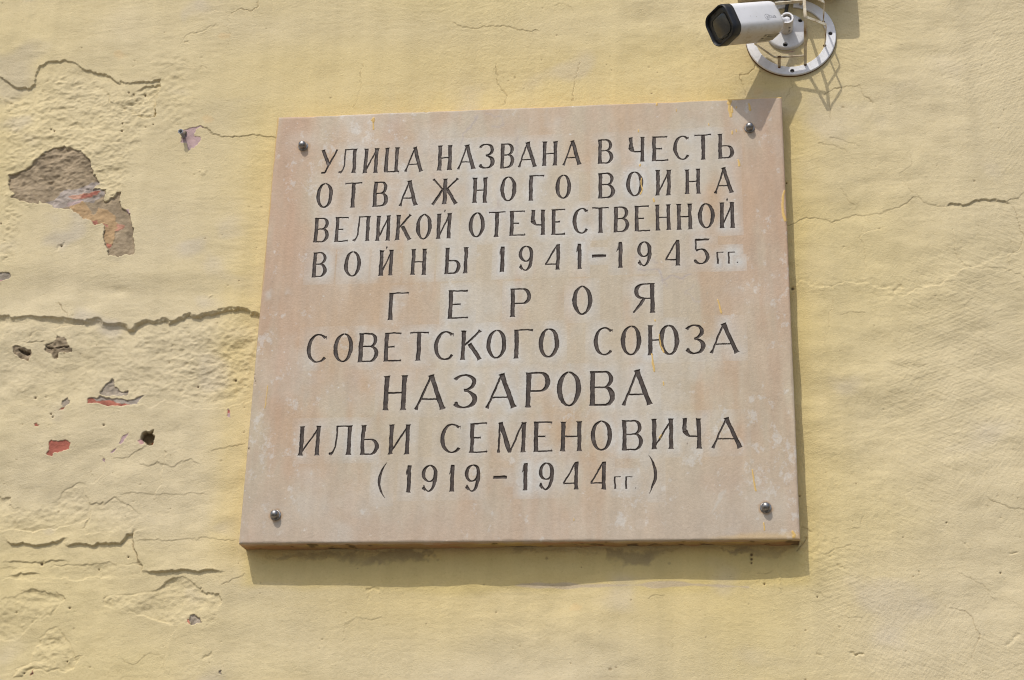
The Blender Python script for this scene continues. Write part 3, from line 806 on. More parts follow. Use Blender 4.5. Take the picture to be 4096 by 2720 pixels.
def glyphs(ch, w, h):
    """outlines of one carved letter in a cell w x h (metres, origin bottom left): a stressed, flared sans"""
    T = .0665 * h                 # half width of a main stem
    N = .0265 * h                # half width of a hairline
    out = []
    prof = np.array([[0, 1.5], [.025, 1.18], [.07, 1.0], [.5, .93], [.93, 1.0], [.975, 1.2], [1, 1.55]])
    def stem(x0, y0, x1, y1, hw=T, f0=1.0, f1=1.0):
        ts = prof[:, 0]; ws = 1 + (prof[:, 1] - 1) * np.where(ts < .5, f0, f1)
        pts = [(x0 + (x1 - x0) * t, y0 + (y1 - y0) * t) for t in ts]
        out.append(ribbon(pts, hw * ws))
    def hair(x0, y0, x1, y1, e0=1.0, e1=1.0, hw=N):
        out.append(ribbon([(x0, y0), (x0 + (x1 - x0) * .12, y0 + (y1 - y0) * .12), (x0 + (x1 - x0) * .88, y0 + (y1 - y0) * .88), (x1, y1)], [hw * e0, hw, hw, hw * e1]))
    def curve(fn, wf, n=26, t0=0., t1=1.):
        ts = np.linspace(t0, t1, n)
        out.append(ribbon([fn(t) for t in ts], [wf(t) for t in ts]))
    def tick(x, y, dx, dy, s=1.0):
        """wedge serif at the end of a hairline, pointing by dx, dy"""
        a = .035 * h * s
        out.append(np.array([(x - a * .5, y + (N if dy < 0 else -N)), (x + a * .5, y + (N if dy < 0 else -N)), (x + dx * a * .3 + .004 * h, y + dy * a * 2.0), (x + dx * a * .3 - .004 * h, y + dy * a * 2.0)]))
    def oval(cx, cy, rx, ry, a0=0., a1=2 * math.pi, thick=T, thin=N, axis=0.):
        def fn(t):
            a = a0 + (a1 - a0) * t
            return (cx + rx * math.cos(a), cy + ry * math.sin(a))
        def wf(t):
            a = a0 + (a1 - a0) * t
            return thin + (thick - thin) * abs(math.cos(a - axis)) ** 1.5
        curve(fn, wf, 44)
    def bowl(x0, yb, yt, xr, thick=T):
        """bowl of B, P, soft sign from (x0,yb) to (x0,yt)"""
        r = (yt - yb) / 2; c = (yt + yb) / 2; flat = max(xr - x0 - r * .95, .1 * (xr - x0))
        pts = [(x0, yt - N), (x0 + flat, yt - N)]; ws = [N, N]
        for k in range(1, 20):
            a = math.pi / 2 - math.pi * k / 20
            pts.append((x0 + flat + (xr - thick - x0 - flat) * math.cos(a), c + (r - N) * math.sin(a)))
            ws.append(N + (thick - N) * max(0, math.cos(a)) ** 1.3)
        pts += [(x0 + flat, yb + N), (x0, yb + N)]; ws += [N, N]
        out.append(ribbon(pts, ws))
    L, R = T * 1.25, w - T * 1.25
    if ch in 'НН':
        stem(L, 0, L, h); stem(R, 0, R, h); hair(L, h * .50, R, h * .50)
    elif ch in 'ИЙ':
        stem(L, 0, L, h); stem(R, 0, R, h); hair(L, h * .07, R, h * .93, hw=N * 1.1)
    elif ch == 'Ц':
        stem(L, 0, L, h, f0=0); stem(R - T * .5, 0, R - T * .5, h, f0=0); hair(L - T, N, w, N)
        out.append(np.array([(w - .03 * h, N), (w, N * 2), (w - .004 * h, -.07 * h), (w - .02 * h, -.07 * h)]))
    elif ch == 'П':
        stem(L, 0, L, h); stem(R, 0, R, h); hair(L, h - N, R, h - N)
    elif ch == 'Л':
        stem(R, 0, R, h); hair(w * .28, h - N, w, h - N)
        xl = w * .33
        curve(lambda t: (xl - (w * .06) * t ** 2 if t < .75 else xl - w * .06 * t ** 2 - (t - .75) * w * .75, h * (1 - t * 1.0) if t < .75 else h * .25 * (1 - (t - .75) / .25) ** 1.6 + N), lambda t: N * 1.05 + (N * .9 * max(0, t - .86) / .14), 26)
        a = np.linspace(0, 2 * math.pi, 12)[:-1]
        out.append(np.stack([w * .06 + .042 * h * np.cos(a), .05 * h + .042 * h * np.sin(a)], 1))
    elif ch == 'А':
        ax = w * .50
        hair(w * .06, 0, ax + T * .2, h, 1.9, 1.0, N * 1.15)
        stem(R + T * .15, 0, ax - T * .05, h, T * 1.02, .9, .9)
        hair(w * .20, h * .30, w * .74, h * .30, 1, 1, N * .9)
    elif ch == 'З':
        oval(w * .42, h * .755, w * .42, h * .245 - N, math.radians(158), math.radians(-92), T * .9)
        oval(w * .44, h * .265, w * .52 - T * .6, h * .265 - N, math.radians(92), math.radians(-152), T * 1.05)
        a = np.linspace(0, 2 * math.pi, 12)[:-1]
        out.append(np.stack([w * .09 + .05 * h * np.cos(a), .155 * h + .05 * h * np.sin(a)], 1))
        tick(w * .06, h * .87, .3, -1, .9)
    elif ch == 'В':
        stem(L, 0, L, h, f0=.7, f1=.7); bowl(L - T, .50 * h, h, w * .93, T * .88); bowl(L - T, 0, .50 * h + 2 * N, w, T * 1.0)
    elif ch == 'Р':
        stem(L, 0, L, h, f1=.7); bowl(L - T, .44 * h, h, w, T)
    elif ch == 'Ь':
        stem(L, 0, L, h, f0=.6); bowl(L - T, 0, .53 * h, w, T)
    elif ch == 'Ы':
        stem(L, 0, L, h, f0=.6); bowl(L - T, 0, .53 * h, w * .68, T); stem(R, 0, R, h)
    elif ch == 'Е':
        stem(L, 0, L, h, f0=.7, f1=.7); hair(L, h - N, w * .95, h - N, 1, 1.1); hair(L, N, w, N, 1, 1.2); hair(L, h * .5, w * .62, h * .5)
        tick(w * .90, h - N, .6, -1); tick(w * .93, N, 1.0, 1.1); tick(w * .60, h * .5, .2, -.9, .8); tick(w * .60, h * .5, .2, .9, .8)
    elif ch == 'С':
        oval(w * .56, h * .5, w * .56 - T, h * .5 - N, math.radians(48), math.radians(318), T * 1.02)
        tick(w * .92, h * .90, .6, -1.4, 1.0)
    elif ch == 'О':
        oval(w * .5, h * .5, w * .5 - T, h * .5 - N, 1.55, 1.59 + 2 * math.pi, thick=T * 1.06)
    elif ch == 'Т':
        stem(w / 2, 0, w / 2, h, f1=.3); hair(0, h - N, w, h - N, 1.1, 1.1); tick(w * .03, h - N, -.6, -1); tick(w * .97, h - N, .6, -1)
    elif ch in 'Гг':
        k = 1.0 if ch == 'Г' else .62
        stem(L * k + .02 * h, 0, L * k + .02 * h, h, T * (1 if ch == 'Г' else 1.05), f1=.6); hair(L * k, h - N, w * .97, h - N, 1, 1.2, N * (1 if ch == 'Г' else 1.5)); tick(w * .95, h - N, .6, -1, 1.1)
    elif ch == 'Ж':
        stem(w / 2, 0, w / 2, h)
        hair(w * .06, h, w * .5, h * .50, 1.8, 1, N * 1.25); hair(w * .94, h, w * .5, h * .50, 1.8, 1, N * 1.25)
        stem(w * .07, 0, w * .42, h * .57, T * .72, 1, .2); stem(w * .92, 0, w * .58, h * .57, T * .95, 1, .2)
    elif ch == 'К':
        stem(L, 0, L, h); hair(L, h * .45, w * .93, h, 1, 1.9, N * 1.25); stem(w * .95, 0, w * .42, h * .56, T * .95, .9, .1)
    elif ch == 'Ч':
        stem(R, 0, R, h); stem(L, h * .58, L, h, T, 0, 1)
        curve(lambda t: (L + (R - L) * t, h * (.60 - .20 * min(1, t * 3.2) ** .6)), lambda t: T * max(0, 1 - t * 3.2) + N * 1.1, 24)
    elif ch == 'Ю':
        stem(L, 0, L, h); hair(L, h * .5, w * .42, h * .5); oval(w * .68, h * .5, w * .32 - T, h * .5 - N, 1.55, 1.59 + 2 * math.pi, thick=T * 1.06)
    elif ch == 'Я':
        stem(R, 0, R, h, f1=.7)
        r = h * .27
        pts = [(R, h - N), (w * .55, h - N)]; ws = [N, N]
        for k in range(1, 20):
            a = math.pi / 2 + math.pi * k / 20
            pts.append((w * .55 + (w * .43 - T) * math.cos(a), h - r + (r - N) * math.sin(a))); ws.append(N + (T - N) * max(0, -math.cos(a)) ** 1.3)
        pts += [(w * .55, h - 2 * r + N), (R, h - 2 * r + N)]; ws += [N, N]
        out.append(ribbon(pts, ws))
        curve(lambda t: (w * .56 - w * .46 * t ** 1.25, (h - 2 * r + N) * (1 - t) ** .95 + N * .4), lambda t: N + (T * .8 - N) * math.sin(math.pi * min(1, t * 1.15)) ** .9 if t < .87 else N * 1.2, 20)
    elif ch == 'М':
        hair(w * .07, 0, w * .11, h, 1.7, 1.2, N * 1.2); stem(w * .46, 0, w * .12, h, T * 1.05, -.6, .6); hair(w * .46, 0, w * .88, h, 1, 1, N * 1.1); stem(R, 0, R, h)
    elif ch == 'У':
        stem(w * .50, h * .36, w * .09, h, T * .98, 0, 1)
        curve(lambda t: (w * .93 - w * .62 * min(1, t / .86) - (w * .20 * max(0, t - .86) / .14), h * (1 - .94 * min(1, t / .86)) - (0 if t < .86 else .0)), lambda t: N * (1.5 if t < .04 else 1.25), 24)
        a = np.linspace(0, 2 * math.pi, 12)[:-1]
        out.append(np.stack([w * .14 + .045 * h * np.cos(a), .055 * h + .042 * h * np.sin(a)], 1))
    elif ch == '1':
        x = w - T * 1.2
        stem(x, 0, x, h, T * 1.02, .8, 0); out.append(np.array([(x - T, h), (x - T, h * .70), (0, h * .63), (0, h * .66), (x - T * 1.6, h * .74)]))
    elif ch == '9':
        oval(w * .5, h * .68, w * .5 - T * .95, h * .32 - N, 1.55, 1.59 + 2 * math.pi, thick=T * .98)
        pts = []; ws = []
        for k in range(26):
            t = k / 25; a = math.radians(8) - math.radians(150) * t
            pts.append((w * .47 + (w * .53 - T) * math.cos(a), h * (.62 - .62 * 0) + (h * .62 - N) * math.sin(a) if math.sin(a) < 0 else h * .62 + h * .2 * math.sin(a)))
            ws.append(N + (T - N) * max(0, math.cos(a)) ** 1.2)
        out.append(ribbon(pts, ws))
        a = np.linspace(0, 2 * math.pi, 12)[:-1]
        out.append(np.stack([w * .14 + .055 * h * np.cos(a), .15 * h + .055 * h * np.sin(a)], 1))
        curve(lambda t: (w * (.14 + (.07 - .14) * math.sin(math.pi * t) * 0) + t * w * .12, h * (.12 - .06 * t)), lambda t: N * 1.2, 6)
    elif ch == '4':
        x = w - T * 1.25
        stem(x, 0, x, h, T, .8, 0); hair(x - T * .4, h - N, w * .03, h * .24, 1.3, 1.2, N * 1.15); hair(0, h * .235, x, h * .235, 1.3, 1)
    elif ch == '5':
        hair(w * .14, h - N, w, h - N, 1.6, 1.0, N * 1.5); hair(w * .14, h, w * .16, h * .58, 1.2, 1.2, N * 1.1)
        oval(w * .45, h * .31, w * .55 - T, h * .31 - N, math.radians(128), math.radians(-148), T * 1.05)
        a = np.linspace(0, 2 * math.pi, 12)[:-1]
        out.append(np.stack([w * .10 + .055 * h * np.cos(a), .15 * h + .055 * h * np.sin(a)], 1))
    elif ch == '-':
        out.append(np.array([(0, 0), (w, 0), (w, h), (0, h)]))
    elif ch == '.':
        out.append(np.array([(0, h * .3), (w * .5, 0), (w, h * .5), (w * .5, h)]))
    elif ch == '*':
        out.append(np.array([(w * .5, 0), (w, h * .55), (w * .55, h), (0, h * .5)]))
    elif ch in '()':
        s = 1 if ch == '(' else -1; c0 = w if ch == '(' else 0
        T2 = .036 * h
        curve(lambda t: (c0 - s * (w - T2) * math.sin(math.pi * t) ** .9, h * t), lambda t: .006 * h + T2 * math.sin(math.pi * t) ** 1.2, 24)
    return out

def LN(ox, oy, s, items):
    return [(c, ox + a / s, ox + b / s, oy + t / s, oy + m / s) for c, a, b, t, m in items]
q1 = lambda it: LN(1000, 360, 2.119, it)
q2 = lambda it: LN(2050, 360, 1.96, it)
q3 = lambda it: LN(1000, 1050, 1.96, it)
q4 = lambda it: LN(2050, 1050, 1.96, it)
q5 = lambda it: LN(900, 1800, 1.96, it)
q6 = lambda it: LN(2050, 1800, 1.96, it)
LINES = [
    q1([('У', 597, 745, 505, 712), ('Л', 750, 910, 500, 705), ('И', 955, 1097, 495, 705), ('Ц', 1133, 1275, 490, 698), ('А', 1307, 1465, 485, 692),
        ('Н', 1585, 1718, 470, 683), ('А', 1757, 1908, 465, 672), ('З', 1943, 2075, 455, 667), ('В', 2117, 2245, 452, 662)]) +
    q2([('А', 40, 190, 408, 605), ('Н', 232, 355, 402, 595), ('А', 393, 543, 395, 588), ('В', 667, 790, 385, 577), ('Ч', 910, 1037, 370, 563),
        ('Е', 1092, 1222, 363, 557), ('С', 1257, 1393, 357, 547), ('Т', 1427, 1563, 347, 545), ('Ь', 1608, 1740, 343, 537)]),
    q1([('О', 560, 705, 790, 998), ('Т', 800, 948, 785, 997), ('В', 1035, 1178, 775, 990), ('А', 1262, 1420, 768, 980), ('Ж', 1530, 1775, 752, 970),
        ('Н', 1883, 2017, 742, 958), ('О', 2120, 2260, 732, 945)]) +
    q2([('Г', 120, 253, 668, 868), ('О', 335, 462, 663, 855), ('В', 670, 803, 650, 847), ('О', 890, 1027, 638, 832), ('И', 1120, 1245, 625, 827),
        ('Н', 1350, 1477, 620, 815), ('А', 1583, 1735, 610, 808)]),
    q1([('В', 535, 680, 1083, 1292), ('Е', 710, 845, 1077, 1287), ('Л', 868, 1023, 1070, 1282), ('И', 1060, 1197, 1065, 1278), ('К', 1228, 1370, 1058, 1272),
        ('О', 1405, 1543, 1052, 1265), ('Й', 1575, 1712, 1045, 1260), ('*', 1645, 1660, 1006, 1038), ('О', 1852, 1992, 1037, 1250), ('Т', 2020, 2165, 1030, 1245)]) +
    q2([('Е', -26, 105, 948, 1143), ('Ч', 140, 260, 940, 1138), ('Е', 302, 420, 933, 1135), ('С', 467, 600, 927, 1127), ('Т', 622, 757, 920, 1120),
        ('В', 792, 917, 912, 1115), ('Е', 955, 1078, 907, 1108), ('Н', 1118, 1243, 898, 1100), ('Н', 1285, 1412, 892, 1095), ('О', 1453, 1585, 888, 1085),
        ('Й', 1620, 1745, 880, 1083), ('*', 1672, 1689, 846, 878)]),
    q1([('В', 520, 660, 1375, 1586), ('О', 797, 943, 1367, 1582), ('Й', 1087, 1220, 1355, 1573), ('*', 1152, 1168, 1318, 1354), ('Н', 1357, 1503, 1347, 1567),
        ('Ы', 1645, 1855, 1335, 1556), ('1', 2117, 2162, 1327, 1543)]) +
    q2([('9', 47, 165, 1222, 1420), ('4', 253, 377, 1212, 1412), ('1', 497, 545, 1205, 1407), ('-', 625, 733, 1290, 1312), ('1', 815, 865, 1193, 1393),
        ('9', 975, 1093, 1187, 1383), ('4', 1197, 1315, 1175, 1378), ('5', 1417, 1548, 1168, 1365), ('г', 1600, 1657, 1270, 1362), ('г', 1688, 1747, 1268, 1360), ('.', 1757, 1771, 1343, 1358)]),
    q3([('Г', 1077, 1247, 235, 452), ('Е', 1548, 1717, 217, 440), ('Р', 2037, 2207, 203, 427)]) + q4([('О', 467, 627, 183, 413), ('Я', 928, 1118, 165, 395)]),
    q3([('С', 442, 610, 562, 787), ('О', 652, 810, 558, 783), ('В', 843, 1015, 553, 782), ('Е', 1043, 1197, 550, 777), ('Т', 1247, 1400, 545, 773),
        ('С', 1440, 1607, 540, 767), ('К', 1648, 1820, 535, 763), ('О', 1852, 2013, 527, 755), ('Г', 2062, 2222, 525, 752)]) +
    q4([('О', 203, 367, 515, 748), ('С', 633, 795, 508, 730), ('О', 847, 1012, 497, 727), ('Ю', 1060, 1308, 490, 725), ('З', 1360, 1513, 485, 717), ('А', 1543, 1778, 475, 710)]),
    q3([('Н', 1037, 1237, 887, 1160), ('А', 1287, 1530, 882, 1153), ('З', 1600, 1785, 877, 1145), ('А', 1842, 2088, 872, 1140)]) +
    q4([('Р', 98, 298, 860, 1137), ('О', 347, 540, 855, 1127), ('В', 602, 803, 850, 1122), ('А', 857, 1097, 843, 1117)]),
    q3([('И', 375, 560, 1282, 1515), ('Л', 613, 805, 1278, 1510), ('Ь', 858, 1020, 1275, 1508), ('И', 1080, 1260, 1270, 1505), ('С', 1490, 1662, 1265, 1495),
        ('Е', 1718, 1870, 1258, 1493), ('М', 1932, 2168, 1253, 1490)]) +
    q4([('Е', 163, 317, 1247, 1485), ('Н', 375, 545, 1245, 1480), ('О', 612, 783, 1238, 1475), ('В', 857, 1022, 1235, 1472), ('И', 1090, 1265, 1225, 1465),
        ('Ч', 1328, 1487, 1220, 1460), ('А', 1557, 1803, 1215, 1455)]),
    q5([('(', 1197, 1265, 95, 378), ('1', 1413, 1465, 120, 335), ('9', 1540, 1667, 117, 330), ('1', 1748, 1802, 118, 330), ('9', 1877, 2003, 113, 327), ('-', 2105, 2213, 203, 225)]) +
    q6([('1', 70, 122, 102, 318), ('9', 203, 328, 98, 315), ('4', 397, 520, 93, 312), ('4', 610, 737, 93, 310), ('г', 795, 853, 207, 307), ('г', 883, 945, 207, 305),
        ('.', 960, 973, 290, 302), (')', 1065, 1135, 35, 343)]),
]

def on_plaque(px, py):
    p = at(px, py, -TH)
    return p[0], p[2] - ZC

def build_plaque():
    root = empty('memorial_plaque', (0, 0, ZC))
    tag(root, 'weathered pink marble memorial plaque with carved dark lettering, bolted to the yellow wall', 'plaque')
    S = 0.0007
    xs = np.linspace(-PW / 2, PW / 2, int(PW / S)); zs = np.linspace(-PH / 2, PH / 2, int(PH / S))
    G = Grid(xs, zs); X, Z = G.X, G.Z
    nz, nx = X.shape
    ink = np.full(X.shape, 40.0, f32)          # millimetres
    lid = np.zeros(X.shape, np.int16); n_let = [0]; line_of = [0]
    wx = X + (.00045 * G.fbm(.008, oct=3, gain=.6, seed=201)); wz = Z + (.00040 * G.fbm(.007, oct=3, gain=.6, seed=202))
    for li, line in enumerate(LINES):
        for ch, a, b, t, m in line:
            cx = (a + b) / 2
            if ch in 'АНИЙМЛЖКПЦЬЫВЕРЧЯЮ14':
                lean = .09 - .13 * (cx - 1030) / 2140
                sh = abs(lean) * (m - t) * .5
                y0, y1 = (t + m) / 2, (t + m) / 2
                if ch == 'А': a2, b2 = a + lean * (m - t) * .5, b + lean * (m - t) * .5
                else: a2, b2 = a + sh, b - sh
            else: a2, b2 = a + .012 * (m - t), b - .012 * (m - t)
            xl, _ = on_plaque(a2, (t + m) / 2); xr, _ = on_plaque(b2, (t + m) / 2)
            _, zb = on_plaque(cx, m); _, zt = on_plaque(cx, t)
            w, h = xr - xl, zt - zb
            pad = .014
            i0, i1 = np.searchsorted(xs, xl - pad), np.searchsorted(xs, xr + pad)
            k0, k1 = np.searchsorted(zs, zb - pad), np.searchsorted(zs, zt + pad)
            s = np.s_[k0:k1, i0:i1]
            gx, gz = wx[s] - xl, wz[s] - zb
            d = np.full(gx.shape, 1.0, f32)
            for poly in glyphs(ch, w, h):
                d = np.minimum(d, poly_sdf(gx, gz, poly))
            # ribbons of closed curves can self-overlap: nothing more to do, the union is what is carved
            d *= 1000
            n_let[0] += 1; line_of.append((li, ch, (xl + xr) / 2, (zb + zt) / 2))
            lid[s] = np.where(d < ink[s], n_let[0], lid[s]); ink[s] = np.minimum(ink[s], d)
    # ---- relief of the face
    H = .25 * G.fbm(.25, oct=2, seed=210) + .05 * G.fbm(.02, oct=3, seed=211)
    carve = np.clip(-ink, 0, 1.5)
    H -= np.minimum(carve * 1.15, 1.5) * (.9 + .2 * G.n(.006, seed=212))
    H -= .10 * sstep(1.2, 0, ink) * (ink > 0) * np.clip(G.n(.004, seed=213), 0, 2)       # chipped lips
    # rounded arris
    e = np.minimum.reduce([X + PW / 2, PW / 2 - X, Z + PH / 2, PH / 2 - Z]) * 1000
    e = e + .6 * G.fbm(.02, oct=3, seed=214) * sstep(0, 2, e) - 3.2 * sstep(1.5, 2.6, G.fbm(.014, oct=4, gain=.6, seed=215))
    rr_ = 4.2
    H -= np.where(e < rr_, rr_ * .6 * (1 - np.sqrt(np.clip(1 - ((rr_ - e) / rr_) ** 2, 0, 1))), 0)
    # ---- stone and stain colours
    def C(*c): return np.array(c, f32)
    u = X / PW + .5; v = Z / PH + .5
    col = np.empty(X.shape + (3,), f32); col[:] = C(.540, .452, .360)
    st = G.fbm(.030, .16, 4, gain=.6, seed=220); st2 = G.fbm(.014, .09, 3, seed=221); cl = G.fbm(.12, .10, 4, gain=.6, seed=222)
    margin = np.clip(sstep(.16, .03, u) + sstep(.86, .97, u), 0, 1)
    col = mix(col, C(.530, .400, .312), sstep(-.3, 1.2, cl + .5 * st) * .8)
    col = mix(col, C(.525, .375, .262), sstep(-.1, 1.9, st + .6 * st2 + .5 * cl) * .72)
    col = mix(col, C(.515, .345, .250), margin * (.58 + .3 * st))
    col = mix(col, C(.530, .420, .360), sstep(.25, .0, v) * .55 + sstep(.88, 1, v) * .25 * sstep(.5, .9, u))
    col = mix(col, C(.50, .36, .31), sstep(.8, 1.8, G.fbm(.07, .13, 3, seed=223)) * .5 * (u < .5))
    # washed pale, bluish zones round the lettering where the stain never took
    near = np.exp(-np.clip(ink, 0, 40) / 17.0)
    col = mix(col, C(.598, .572, .578), near * (.56 + .36 * G.fbm(.03, .06, 3, seed=224)) * np.clip(1.1 - .5 * margin, 0, 1))
    pale = sstep(.2, 2.0, G.fbm(.05, .06, 4, gain=.6, seed=225)) * (1 - .5 * margin)
    col = mix(col, C(.61, .575, .56), pale * .40)
    ch = sstep(1.2, 2.6, G.fbm(.010, .013, 5, gain=.75, seed=226) + .5 * G.fbm(.09, .1, 2, seed=227) + .5 * margin)
    col = mix(col, C(.68, .66, .68), ch * .48)
    fl = sstep(2.3, 2.9, G.n(.0030, seed=228)); col = mix(col, C(.70, .69, .70), fl * .6)
    col = mix(col, C(.22, .17, .14), sstep(2.9, 3.3, G.n(.0035, seed=229)) * .7)
    col *= (1 + .028 * G.fbm(.006, .05, 3, seed=230) + .022 * G.fbm(.0028, oct=2, seed=237) + .02 * G.fbm(.03, oct=4, gain=.7, seed=238))[..., None]
    col *= C(.850, .850, .765)
    # grey veins
    PXp, PYp = to_px(X, -TH, Z + ZC)
    PXp = PXp.astype(f32); PYp = PYp.astype(f32)
    def q1p(p): return crop(p, 1000, 360, 2.119)
    def q2p(p): return crop(p, 2050, 360, 1.96)
    def q4p(p): return crop(p, 2050, 1050, 1.96)
    def winp(p, r):
        p = np.asarray(p); a, b = p.min(0) - r, p.max(0) + r
        m = (PXp > a[0]) & (PXp < b[0]) & (PYp > a[1]) & (PYp < b[1])
        rows = np.where(m.any(1))[0]; cols = np.where(m.any(0))[0]
        return np.s_[rows[0]:rows[-1] + 1, cols[0]:cols[-1] + 1]
    for p, k in ((q1p([(1900, 210), (1880, 290), (1830, 330), (1800, 400), (1770, 440)]), .5), (q1p([(2000, 200), (2120, 230), (2160, 300), (2100, 330), (2060, 300)]), .35),
                 (q1p([(2250, 400), (2240, 480), (2260, 570), (2220, 650)]), .4), (q1p([(2090, 920), (2110, 980), (2040, 1010), (2100, 1030)]), .35),
                 (q4p([(985, 70), (1050, 60), (1140, 75), (1170, 125), (1250, 120), (1300, 130), (1330, 95), (1390, 80)]), .55),
                 (q4p([(1420, 190), (1385, 230), (1400, 300), (1460, 300)]), .3), (q4p([(1170, 130), (1180, 170)]), .3), (q2p([(980, 1300), (1100, 1310), (1130, 1350)]), .35)):
        s = winp(p, 40)
        d, _, _ = line_dist(PXp[s] + 9 * G.fbm(.012, oct=3, seed=231)[s], PYp[s] + 9 * G.fbm(.012, oct=3, seed=232)[s], p)
        col[s] = mix(col[s], C(.36, .31, .29), np.exp(-(d / 4.5) ** 2) * k + np.exp(-d / 22) * k * .25)
    # scars
    sc1 = crop([(1565, 500), (1575, 440), (1610, 390), (1620, 340), (1670, 305), (1672, 330), (1650, 380), (1600, 440)], 2050, 1800, 1.96)
    s = winp(sc1, 20); d = poly_sdf(PXp[s] + 4 * G.n(.006, seed=233)[s], PYp[s], sc1)
    col[s] = mix(col[s], C(.51,.47,.40), sstep(4, -5, d) * .6)
    s = winp([(2563, 2096)], 40); d = np.hypot((PXp[s] - 2560) / 20, (PYp[s] - 2096) / 24)
    col[s] = mix(col[s], C(.50,.42,.33), sstep(1.1, .8, d) * .5)
    # lime scuff on the left edge
    s = winp([(1100, 1175)], 90); d = np.hypot((PXp[s] - 1108) / 55, (PYp[s] - 1180) / 50)
    col[s] = mix(col[s], C(.53,.50,.44), sstep(1.3, .2, d) * sstep(-.6, 1.0, G.fbm(.012, oct=3, seed=234)[s]) * .7)
    # wax-like halos at the nuts
    for bx, bz in BOLTS:
        d = np.hypot(X - bx, Z - bz)
        col = mix(col, C(.52,.48,.41), sstep(.05, .012, d) * .35 * (.6 + .4 * G.n(.02, seed=235)))
        col = mix(col, C(.40, .27, .16), sstep(.0135, .0095, d + .001 * G.n(.004, seed=236)) * .75)
    # ---- yellow house paint: along the upper and left arris, runs and splashes
    drip = np.zeros(X.shape, f32)
    tp = G.fbm(.05, oct=3, seed=240)
    drip = np.maximum(drip, sstep(1.0, .2, (PH / 2 - Z) * 1000 / np.clip(3.0 + 1.6 * tp + 1.5 * sstep(.3, .9, u), .8, 9)) * sstep(.02, .08, u))
    drip = np.maximum(drip, .75 * sstep(1.0, .3, (X + PW / 2) * 1000 / np.clip(2.6 + 1.4 * G.fbm(.06, oct=3, seed=241), .6, 9)) * sstep(.45, .75, v))
    drip = np.maximum(drip, .35 * sstep(1.0, .3, (Z + PH / 2) * 1000 / np.clip(7 + 6 * G.fbm(.03, oct=3, seed=242), 1, 30)) * sstep(.82, .9, u) )
    for pts, wd in ((q2p([(1680, 70), (1692, 80), (1700, 110), (1702, 150), (1708, 190), (1711, 204)]), 6), (q2p([(1708, 85), (1696, 100)]), 9), (q2p([(1720, 132), (1721, 172)]), 4),
                    (q2p([(1854, 110), (1861, 154)]), 5.5), (q2p([(1751, 128), (1752, 138)]), 3), (q2p([(1770, 548), (1776, 593)]), 4), (q2p([(1750, 310), (1752, 325)]), 3), (q2p([(1718, 322), (1720, 342)]), 3.5),
                    (q2p([(1000, 582), (1000, 592)]), 4), (q2p([(988, 312), (989, 326)]), 3), (q2p([(1106, 850), (1112, 872)]), 4), (q2p([(1012, 690), (1008, 740), (1018, 775), (1003, 815)]), 3.2),
                    (q2p([(2133, 790), (2122, 830), (2116, 890), (2122, 960), (2136, 1020)]), 6), (q2p([(1128, 100), (1129, 116)]), 4), (q2p([(1280, 150), (1281, 165)]), 2.5), (q2p([(1540, 262), (1541, 275)]), 2.5),
                    (q4p([(1607, 292), (1620, 330), (1636, 393)]), 4), (q4p([(1150, 565), (1150, 600), (1162, 650), (1186, 702)]), 3.6), (q4p([(1092, 715), (1100, 770), (1110, 850)]), 4.2), (q4p([(1184, 935), (1188, 960)]), 3.2),
                    (q4p([(1168, 1350), (1158, 1372)]), 4), (q4p([(1115, 448), (1116, 458)]), 3), (crop([(1880, 155), (1895, 230), (1911, 318)], 2050, 1800, 1.96), 3.6), (crop([(1970, 570), (1976, 626)], 2050, 1800, 1.96), 3),
                    (q1p([(1030, 258), (1046, 240), (1046, 290), (1047, 332)]), 3.6), (q1p([(1046, 240), (1046, 265)]), 6), (crop([(140, 960), (118, 1140)], 1000, 1050, 1.96), 1.8), (crop([(478, 535), (479, 552)], 2050, 1800, 1.96), 2.5),
                    (crop([(2195, 640), (2210, 665), (2205, 680)], 2050, 1800, 1.96), 7)):
        s = winp(pts, 26)
        d, _, arc = line_dist(PXp[s] + 1.2 * G.n(.006, seed=243)[s], PYp[s], pts)
        w_ = wd * (.65 + .35 * arc)
        k = sstep(1.15, .75, d / w_)
        drip[s] = np.maximum(drip[s], k); H[s] += .55 * np.sqrt(np.clip(1 - (d / w_) ** 2, 0, 1))
    y = -TH - H * .001
    V = np.stack([X, y, Z], -1).reshape(-1, 3)
    idx = np.arange(nx * nz, dtype=np.int32).reshape(nz, nx)
    Q = np.stack([idx[:-1, :-1], idx[:-1, 1:], idx[1:, 1:], idx[1:, :-1]], -1).reshape(-1, 4)
    inside = (ink < .05)
    fl_ = np.where(inside.ravel()[Q].sum(1) >= 3, lid.ravel()[Q[:, 0]], 0)
    cols = np.clip(col.reshape(-1, 3), .01, .9); ikr = ink.ravel(); dr = drip.ravel()
    # sides: strips from the rim back into the wall
    rim = [idx[0, :], idx[:, -1], idx[-1, ::-1], idx[::-1, 0]]
    names = ('bottom', 'right', 'top', 'left')
    VV, QQ, CC, DD, n0 = [V], [Q[fl_ == 0]], [cols], [dr], len(V)
